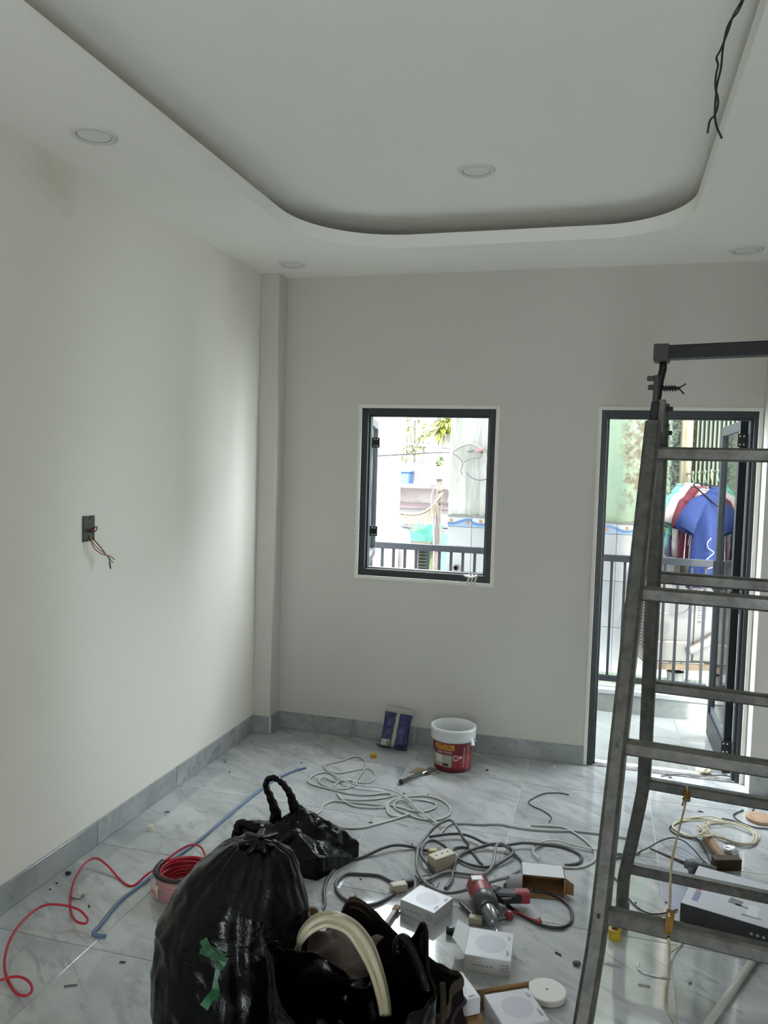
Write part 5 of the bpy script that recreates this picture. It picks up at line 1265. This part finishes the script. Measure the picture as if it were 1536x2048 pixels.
# dark wires under the ladder
R7 = (1130, 1550, .2643); DW = mat('wire_dark', '#26262b', .45)
for L_, lb in (([(390,632),(520,600),(640,545,.02),(720,500,.03),(810,475,.03),(900,500,.03),(980,570,.02),(1040,640),(1120,705)], 'dark wire arching from the front ladder leg to the foam gun'),
              ([(830,360),(792,402),(830,440),(930,475),(990,475),(1030,520),(1070,590),(1108,670)], 'dark wire zigzagging beside the cream coil to the hammer head'),
              ([(370,770),(430,840),(480,930),(560,1010),(660,1052),(780,1040),(850,1018)], 'dark wire curving on the floor to the wall mount carton'),
              ([(1350,265),(1290,290),(1278,312),(1340,360),(1430,395),(1540,408)], 'dark wire hooked round near the wooden disc'),
              ([(1185,328),(1270,345),(1345,368)], 'short dark wire offcut with taped end over the cream coil'),
              ([(285,665),(258,680),(262,705),(285,700)], 'tiny loop of pale brown wire beside the front ladder leg')):
    cable('loose_wire', zp(L_, *R7, z=.005), .0032, DW, lb, 'wire', 7, None, 'dark wires under the ladder')
cable('loose_wire', [FP(x, y, .004) for x, y in [(1322,1552),(1360,1549),(1395,1553),(1440,1550),(1480,1556)]], .0028, mat('wire_grey_thin', '#4a4a4c', .5), 'thin wire lying along the door threshold', 'wire', 7)
cable('loose_wire', [FP(x, y, .004) for x, y in [(1486,1560),(1500,1570),(1509,1588),(1510,1605),(1505,1622)]], .0028, MATS['wire_grey_thin'], 'thin wire curving past the right baseboard by the door', 'wire', 7)
# items between the bags and cord
p = FP(622, 1840); r = empty('grey_tape_roll', p, math.radians(40), 'dark grey tape roll lying behind the big rubbish bag', 'tape')
MB().lathe([(.028, 0), (.040, .001), (.040, .03), (.028, .031), (.028, 0)], 30, None, False, False).build('roll', mat('tape_grey_dark', '#4c4f55', .4), r)
MB().lathe([(.027, .001), (.028, .031), (.025, .031), (.025, .001)], 24, None, False, False).build('core', CARDB, r)
p = FP(893, 1868); r = empty('green_bottle', p, 0, 'dark green small bottle half hidden behind the open carton flap', 'bottle')
MB().lathe([(.012, 0), (.0135, .002), (.0135, .036), (.009, .042)], 20, Tr(0, 0, .014) @ Matrix.Rotation(PI/2, 4, 'Y')).build('body', mat('bottle_green', '#142a20', .25), r, smooth=True)
MB().lathe([(.009, .040), (.009, .052), (.001, .052)], 16, Tr(0, 0, .014) @ Matrix.Rotation(PI/2, 4, 'Y'), False, False).build('cap', BLACKM, r)
a = FP(762, 1862, .012); b = FP(796, 1812, .012)
r = empty('putty_stick', a, 0, 'thin white stick with brown tip lying between tool bag and carton', 'stick')
MB().bar((0, 0, 0), (b-a)*.8, .016, .010).build('stick', mat('stick_white', '#aaa59d', .5), r, bevel=.003); MB().bar((b-a)*.8, (b-a), .024, .012).build('tip', mat('tip_brown', '#7d5a42', .6), r, bevel=.003)
p = FP(302, 1660); r = empty('plastic_stopper', p, 0, 'cream plastic stopper on the floor near the left baseboard', 'stopper')
MB().lathe([(.012, 0), (.013, .003), (.013, .020), (.011, .023), (.001, .023)], 18, Tr(0, 0, 0) @ Matrix.Rotation(.1, 4, 'X'), True, False).build('body', mat('stopper_cream', '#c8c1ae', .45), r); MB().lathe([(.015, 0), (.015, .004), (.012, .005)], 18, None, True, False).build('flange', MATS['stopper_cream'], r)
# crumpled paper by the red wire
def lump(rad, seed, sq=.6):
    mb = MB(); bmesh.ops.create_icosphere(mb.bm, subdivisions=3, radius=rad)
    for v in mb.bm.verts:
        v.co *= 1+.5*noise.noise(v.co*(1.6/rad)+Vector((seed, 2, 1))); v.co.z = max(-rad*.45, v.co.z*sq)
        v.co.z += rad*.45
    return mb
for (x, y, s_, c, nm, lb, cat) in ((157, 1792, .020, '#b3aea6', 'crumpled_tissue', 'crumpled tissue scrap inside the red wire bend', 'tissue'), (136, 1749, .011, '#1c1c1d', 'black_lump', 'black lump of tape near the left baseboard', 'tape'),
        (1405, 1546, .035, '#c9c1a8', 'pale_glove', 'pale yellowish rag lying at the balcony threshold', 'rag'), (1153, 1930, .012, '#4a4844', 'dark_crumb', 'small grey crumb of debris right of the lamp disc', 'debris'),
        (1462, 1706, .030, '#d2d3d6', 'foil_scrap', 'shiny crumpled foil scrap behind the hammer head', 'foil'), (1108, 1536, .008, '#c9c6bc', 'white_chip', 'white chip near the door baseboard', 'debris'), (974, 1541, .007, '#3d3b39', 'dark_nut', 'dark nut on the tile right of the bucket', 'nut')):
    o = lump(s_, s_*977).build(nm, mat(nm, c, .35 if 'foil' in nm else .7, .6 if 'foil' in nm else 0), None); o.location = FP(x, y); tag(o, lb, cat)
tag(MB().box(-.03, .03, -.012, .012, 0, .002).build('sky_reflection_sliver', FILM), 'clear sliver standing in for sky reflected in the floor', 'plastic').location = FP(1225, 1930)  # sliver laid down as a painted glint of the sky mirrored in the tiles
def strip_flat(pts, w, nm, mt, lb, cat):
    P = spline([FP(x, y, z) for x, y, z in pts], 6); mb = MB(); prev = None; n = len(P)
    for i, p in enumerate(P):
        t = (P[min(i+1, n-1)]-P[max(i-1, 0)]); t.z = 0; t.normalize(); s_ = Vector((-t.y, t.x, 0))*w*(.7+.3*math.sin(i*1.3)); a, b = mb.bm.verts.new(p+s_), mb.bm.verts.new(p-s_+Vector((0, 0, .002)))
        if prev: mb.bm.faces.new((prev[0], prev[1], b, a))
        prev = (a, b)
    return tag(mb.build(nm, mt, None, smooth=True, solid=.0008), lb, cat)
GLW = mat('sky_reflection_white', '#e6e9ee', .12)  # white of the strips that imitate the sky's reflection in the polished floor
strip_flat([(1276,1926,.002),(1278,1938,.003),(1292,1947,.003),(1315,1952,.003),(1342,1956,.002)], .005, 'sky_reflection_strip', GLW, 'curved white strip standing in for sky reflected in the tiles by the ladder rope', 'film')
strip_flat([(1209,1924,.002),(1225,1928,.003),(1243,1934,.002)], .003, 'sky_reflection_strip', GLW, 'short white sliver standing in for reflected sky right of the front ladder leg', 'film')
# snippets
SN = [(334,1625,.02,'#3b4773',.6,'blue'),(178,1814,.014,'#3a3f48',-.7,'slate'),(113,1768,.006,'#202022',0,'black'),(245,1926,.018,'#2a2b2d',.2,'black'),(141,1973,.035,'#55585c',.5,'grey'),(333,2003,.006,'#1d1e20',0,'black'),(450,1524,.005,'#1d1e20',0,'black'),(459,1545,.010,'#202123',1.3,'black'),
      (603,1526,.014,'#4b4b48',-.9,'grey'),(741,1646,.014,'#26272a',.5,'black'),(845,1638,.016,'#222325',0,'black'),(808,1588,.010,'#3a3a38',.3,'grey'),(856,1590,.005,'#222325',0,'black'),(798,1571,.016,'#6a6862',-.5,'grey'),(1116,1909,.022,'#141416',-.55,'black'),(1288,1972,.035,'#9a9a98',.05,'pale'),(1380,1967,.014,'#6f8a96',.9,'bluish'),
      (1401,1624,.022,'#2c2d2f',-.1,'black'),(1340,1556,.016,'#333436',.3,'black'),(1452,1687,.012,'#2a2520',-.2,'dark'),(1332,1806,.005,'#2b2c2e',0,'black'),(1271,1807,.005,'#2b2c2e',0,'black'),(824,1690,.014,'#2a2b2d',1.4,'black'),(721,1760,.005,'#222325',0,'black'),(100,1780,.005,'#222325',0,'black'),(215,1675,.005,'#222325',0,'black')]
NEAR = ['between the stopper and the blue cable', 'right of the crumpled tissue', 'below the black tape lump', 'below the end of the blue cable', 'left of the big rubbish bag on the near tile', 'close beside the foot of the big rubbish bag', 'near the left back corner', 'beside the slumped bag handle', 'above the tip of the blue cable', 'on the white cable before the slumped bag', 'at the dark cord arch', 'below the scraper handle', 'behind the white cable loops', 'just under the scraper',
        'right of the white carton with open flap', 'below the curved sky reflection strip', 'right of the curved sky reflection strip', 'behind the cream coil', 'at the door threshold', 'inside the cream coil', 'left of the wall mount carton', 'beside the front ladder leg', 'near the cream socket', 'inside the left cord loop', 'at the left baseboard grout', 'near the baseboard joint']
for (x, y, l, c, a, nm), nr in zip(SN, NEAR):
    o = MB().tube([(-l/2-.001, 0, .003), (0, .001, .0032), (l/2+.001, 0, .003)], .0026, 6).build('wire_snippet', mat('snip_'+c, c, .55)); o.location = FP(x, y); o.rotation_euler = (0, 0, a)
    tag(o, 'tiny %s wire snippet %s' % (nm, nr), 'snippet', 'wire snippets on the floor')

# ------------------------------------------------------------------ aluminium ladder
LA = Vector((2.154, 2.311, 1.689)); LT, LSP, LTAP, LPHI, LS1 = .341, .381, .025, -.134, .056
le = Vector((math.cos(LPHI), math.sin(LPHI), 0)); ln = Vector((-math.sin(LPHI), math.cos(LPHI), 0)); up_ = Vector((0, 0, 1))
lad = empty('ladder', (LA.x, LA.y, 0), 0, 'tall aluminium folding step ladder with black steel top bar', 'ladder'); LO = Vector((LA.x, LA.y, 0))
def Fp(k): return LA - ln*(LS1+k*LSP*math.sin(LT)) - up_*(k*LSP*math.cos(LT)) - le*(LTAP*k*LSP) - LO
def Rp(k): return LA + ln*(LS1+k*LSP*math.sin(LT)) - up_*(k*LSP*math.cos(LT)) - le*(LTAP*k*LSP-.016) - LO
def mat_alu():
    t = NT('weathered_aluminium'); v = t.co(); f = t.noise(v, 30, 6, .65); c = t.mix(t.ramp(f, [(.4, 0.0), (.62, 1.0)]), '#5a5954', '#45443f')
    g = t.noise(v, 7, 4); t.set(Base_Color=c, Metallic=.35, Roughness=t.ramp(g, [(.3, .34), (.7, .55)])); return t.m
ALU = mat_alu(); PLUG = mat('black_rubber_foot', '#161616', .7)
RW, RD = .040, .062; LWID = .345
def flare(k): return .062*max(0, min(1, (k-2.98)/1.3))**1.15
def rail(fn, side, kf, sgn, nm):
    """side 0 left / 1 right; outward flare near the foot"""
    sgn_o = -1 if side == 0 else 1; off = le*(-RW/2) if side == 0 else le*(LWID+RW/2)
    tap = (lambda k: Vector()) if side == 0 else (lambda k: le*(2*LTAP*k*LSP))
    ks = [-.22, 0, 1, 2, 2.7, 3.0, 3.2, 3.45, 3.75, 4.1, kf]; mb = MB(); rings = []
    fl = lambda k: le*sgn_o*(flare(k) if nm == 'rear_rail' else .022*max(0, k-3.1))
    C = [fn(k)+off+tap(k)+fl(k) for k in ks]
    s_ = (C[-2].z)/(C[-2].z-C[-1].z) if C[-1].z < C[-2].z else 0
    C[-1] = C[-2].lerp(C[-1], (C[-2].z-.03)/(C[-2].z-C[-1].z)); P = []
    for i, c in enumerate(C):
        t = (C[min(i+1, len(C)-1)]-C[max(i-1, 0)]).normalized(); a = le-t*le.dot(t); a.normalize(); b = t.cross(a).normalized()
        r_ = .008; pr = [(-1, -1), (1, -1), (1, 1), (-1, 1)]
        ring = []
        for (u, v) in ((-RW/2+r_, -RD/2), (RW/2-r_, -RD/2), (RW/2, -RD/2+r_), (RW/2, RD/2-r_), (RW/2-r_, RD/2), (-RW/2+r_, RD/2), (-RW/2, RD/2-r_), (-RW/2, -RD/2+r_)):
            ring.append(mb.bm.verts.new(c+a*u+b*v))
        rings.append(ring)
    for A, B in zip(rings, rings[1:]):
        for k in range(8): mb.bm.faces.new((A[k], A[(k+1) % 8], B[(k+1) % 8], B[k]))
    mb.bm.faces.new(list(reversed(rings[0]))); mb.bm.faces.new(rings[-1])
    o = mb.build(nm, ALU, lad)
    t = (C[-1]-C[-2]).normalized()
    MB().bar(C[-1]-t*.035, C[-1]+t*.030, RW+.006, RD+.006, ln).build('rubber_foot', PLUG, o)
    return o
for side in (0, 1): rail(Fp, side, 5.2, -1, 'front_rail'); rail(Rp, side, 5.2, 1, 'rear_rail')
def rung(p, k, rear, nm='rung'):
    f_ = flare(k) if rear else .022*max(0, k-3.1); a = p-le*(.004+f_); b = p+le*(LWID+2*LTAP*k*LSP+.004+f_); mb = MB(); m_ = Matrix(((le.x, ln.x, 0, a.x), (le.y, ln.y, 0, a.y), (0, 0, 1, a.z), (0, 0, 0, 1)))
    L = (b-a).length; prof = [(-.013, -.017), (.013, -.017), (.017, -.012), (.017, .012), (.012, .018), (-.012, .018), (-.017, .012), (-.017, -.012)]
    va = [mb.bm.verts.new(m_ @ Vector((0, q[0], q[1]))) for q in prof]; vb = [mb.bm.verts.new(m_ @ Vector((L, q[0], q[1]))) for q in prof]
    for i in range(8): mb.bm.faces.new((va[i], va[(i+1) % 8], vb[(i+1) % 8], vb[i]))
    mb.bm.faces.new(list(reversed(va))); mb.bm.faces.new(vb); return mb.build(nm, ALU, lad)
for k in range(5): rung(Fp(k), k, False)
for k in range(1, 5): rung(Rp(k), k, True)
# end plugs in the left front rail, rivets
for k in range(4):
    q = Fp(k)-le*RW*.5-ln*(RD/2+.001); MB().lathe([(.001, 0), (.004, 0), (.004, .003)], 10, Matrix.Translation(q+up_*.01) @ Matrix.Rotation(PI/2, 4, 'X'), False, False).build('rivet', BLACKM, lad)
# hinge and top bar
BS = mat('chipped_black_steel', '#08080a', .5, .0, spec=.3, var='#151514', vscale=22); YT = 2.311
T = lambda x, y, yv=YT: YP(x, y, yv)-LO
bA = T(1312, 707); bB = bA+le*.62; dz = T(1536, 703)
MB().bar(bA+ln*.0, bA+le*.62+up_*.010, .05, .036, up_).build('top_bar', BS, lad, bevel=.003)
MB().box(-.004, .035, -.03, .03, -.024, .022, Matrix.Translation(bA) @ Rz(LPHI)).build('bar_bracket', mat('scuffed_steel', '#2e2e2a', .55, .2), lad, bevel=.002)
hp_ = [T(1327, 715), T(1326, 738), T(1320, 762), T(1316, 790), T(1312, 815), T(1309, 840)]
MB().tube(hp_, .010, 8).build('hinge_arm', BS, lad, smooth=True)
MB().bar(T(1315, 752), T(1310, 822), .014, .045, ln).build('hinge_plate', mat('scuffed_steel', '#2e2e2a', .55, .2), lad, bevel=.002)
MB().bar(T(1313, 805), T(1303, 868), .022, .050, ln).build('hinge_socket', BS, lad, bevel=.003)
MB().bar(T(1325, 800), T(1321, 866), .018, .040, ln).build('hinge_sleeve', ALU, lad, bevel=.002)
MB().bar(T(1334, 808, YT+.06), T(1330, 870, YT+.06), .014, .035, ln).build('rear_sleeve', mat('scuffed_steel', '#2e2e2a', .55, .2), lad, bevel=.002)
for (x, y) in ((1303, 757), (1305, 775)): MB().bar(T(x-9, y), T(x+8, y), .012, .014, up_).build('release_lever', mat('scuffed_steel', '#2e2e2a', .55, .2), lad, bevel=.003)
for sx in (0, 1):
    s0 = T(1320, 777) if sx == 0 else T(1320, 777)+le*.36; sg = 1 if sx == 0 else -1
    MB().tube([s0, s0+le*.052*sg], .005, 8).build('spring_bolt', BS, lad)
    MB().tube([s0+le*sg*(.006+.036*i/60)+Vector((0, math.cos(i*2*PI/12), math.sin(i*2*PI/12)))*.008 for i in range(61)], .0014, 5).build('spring', BS, lad)
    MB().tube([s0+le*.048*sg, s0+le*.066*sg+up_*.012], .0022, 5).build('split_pin', BS, lad); MB().tube([s0+le*.048*sg, s0+le*.062*sg-up_*.016], .0022, 5).build('split_pin', BS, lad)
for (x, y) in ((1340, 818), (1338, 866)): MB().tube([T(x-8, y, YT+.02), T(x+6, y, YT+.02)], .006, 8).build('hinge_pin', BS, lad)
MB().lathe([(.004, 0), (.007, .0), (.007, .012), (.004, .012)], 8, Matrix.Translation(T(1299, 862)) @ Matrix.Rotation(PI/2, 4, 'Y')).build('bolt', BS, lad)

# yellow twine tied round the rungs
RY = Rp(3)+LO; FY = Fp(3)+LO
tp0 = FP(1340, 1905)
ro = empty('tied_twine', tp0, 0, 'cream twine knotted on two ladder rungs and trailing on the floor', 'twine')
ROPE = mat('cream_twine', '#a8936a', .6, var='#c0b290', vscale=30); KN = mat('brown_twine_knot', '#7d5a1e', .7)
yr = RY.y-.02-(1373-1303)/640*.134; yf = FY.y-.022-(1338-1218)/760*.134
pts = [YP(1374, 1572, yr-.002), YP(1374, 1588, yr-.006), YP(1372, 1602, yr-.006), YP(1366, 1628, yr-.12), YP(1354, 1675, yr-.30), YP(1344, 1720, yr-.46), YP(1341, 1760, yr-.58), YP(1340, 1800, yf+.10), YP(1338, 1832, yf)]
MB().tube([p-tp0 for p in spline(pts, 6)], .0030, 6).build('upper_run', ROPE, ro, smooth=True)
MB().tube([p-tp0 for p in spline([YP(1337, 1878, yf), YP(1339, 1895, yf+.15), FP(1339, 1905, .05), FP(1338, 1940, .008), FP(1336, 1958, .004), FP(1331, 1985, .004), FP(1333, 2015, .004), FP(1352, 2050, .004), FP(1362, 2065, .004)], 6)], .0030, 6).build('floor_run', ROPE, ro, smooth=True)
MB().tube([p-tp0 for p in spline([FP(1340, 1905, .03), FP(1352, 1897, .01), FP(1364, 1887, .005), FP(1380, 1865, .004), FP(1398, 1850, .004)], 6)], .0028, 6).build('side_run', ROPE, ro, smooth=True)
q = YP(1373, 1590, yr-.004)-tp0
mb = MB()
for k in range(4): mb.tube([q+Vector((.010*math.cos(t)*(1-.1*k), .010*math.sin(t)-.002, -.012+.008*k+.004*math.sin(t*2+k))) for t in [2*PI*i/14 for i in range(14)]], .0032, 5, closed=True)
mb.tube([q+Vector((-.006, -.004, -.012)), q+Vector((-.012, -.005, -.035))], .003, 5); mb.build('knot', KN, ro, smooth=True)
q = YP(1338, 1853, yf)-tp0; fr_ = Matrix(((le.x, ln.x, 0), (le.y, ln.y, 0), (0, 0, 1)))
mb = MB()
for k in range(4):
    dx = -.006+.004*k; mb.tube([q+fr_ @ Vector((dx+.001*math.sin(t), .021+.0225*math.cos(t), .0235*math.sin(t))) for t in [2*PI*i/20 for i in range(20)]], .0028, 5, closed=True)
mb.build('wrap_on_rung', KN, ro, smooth=True)
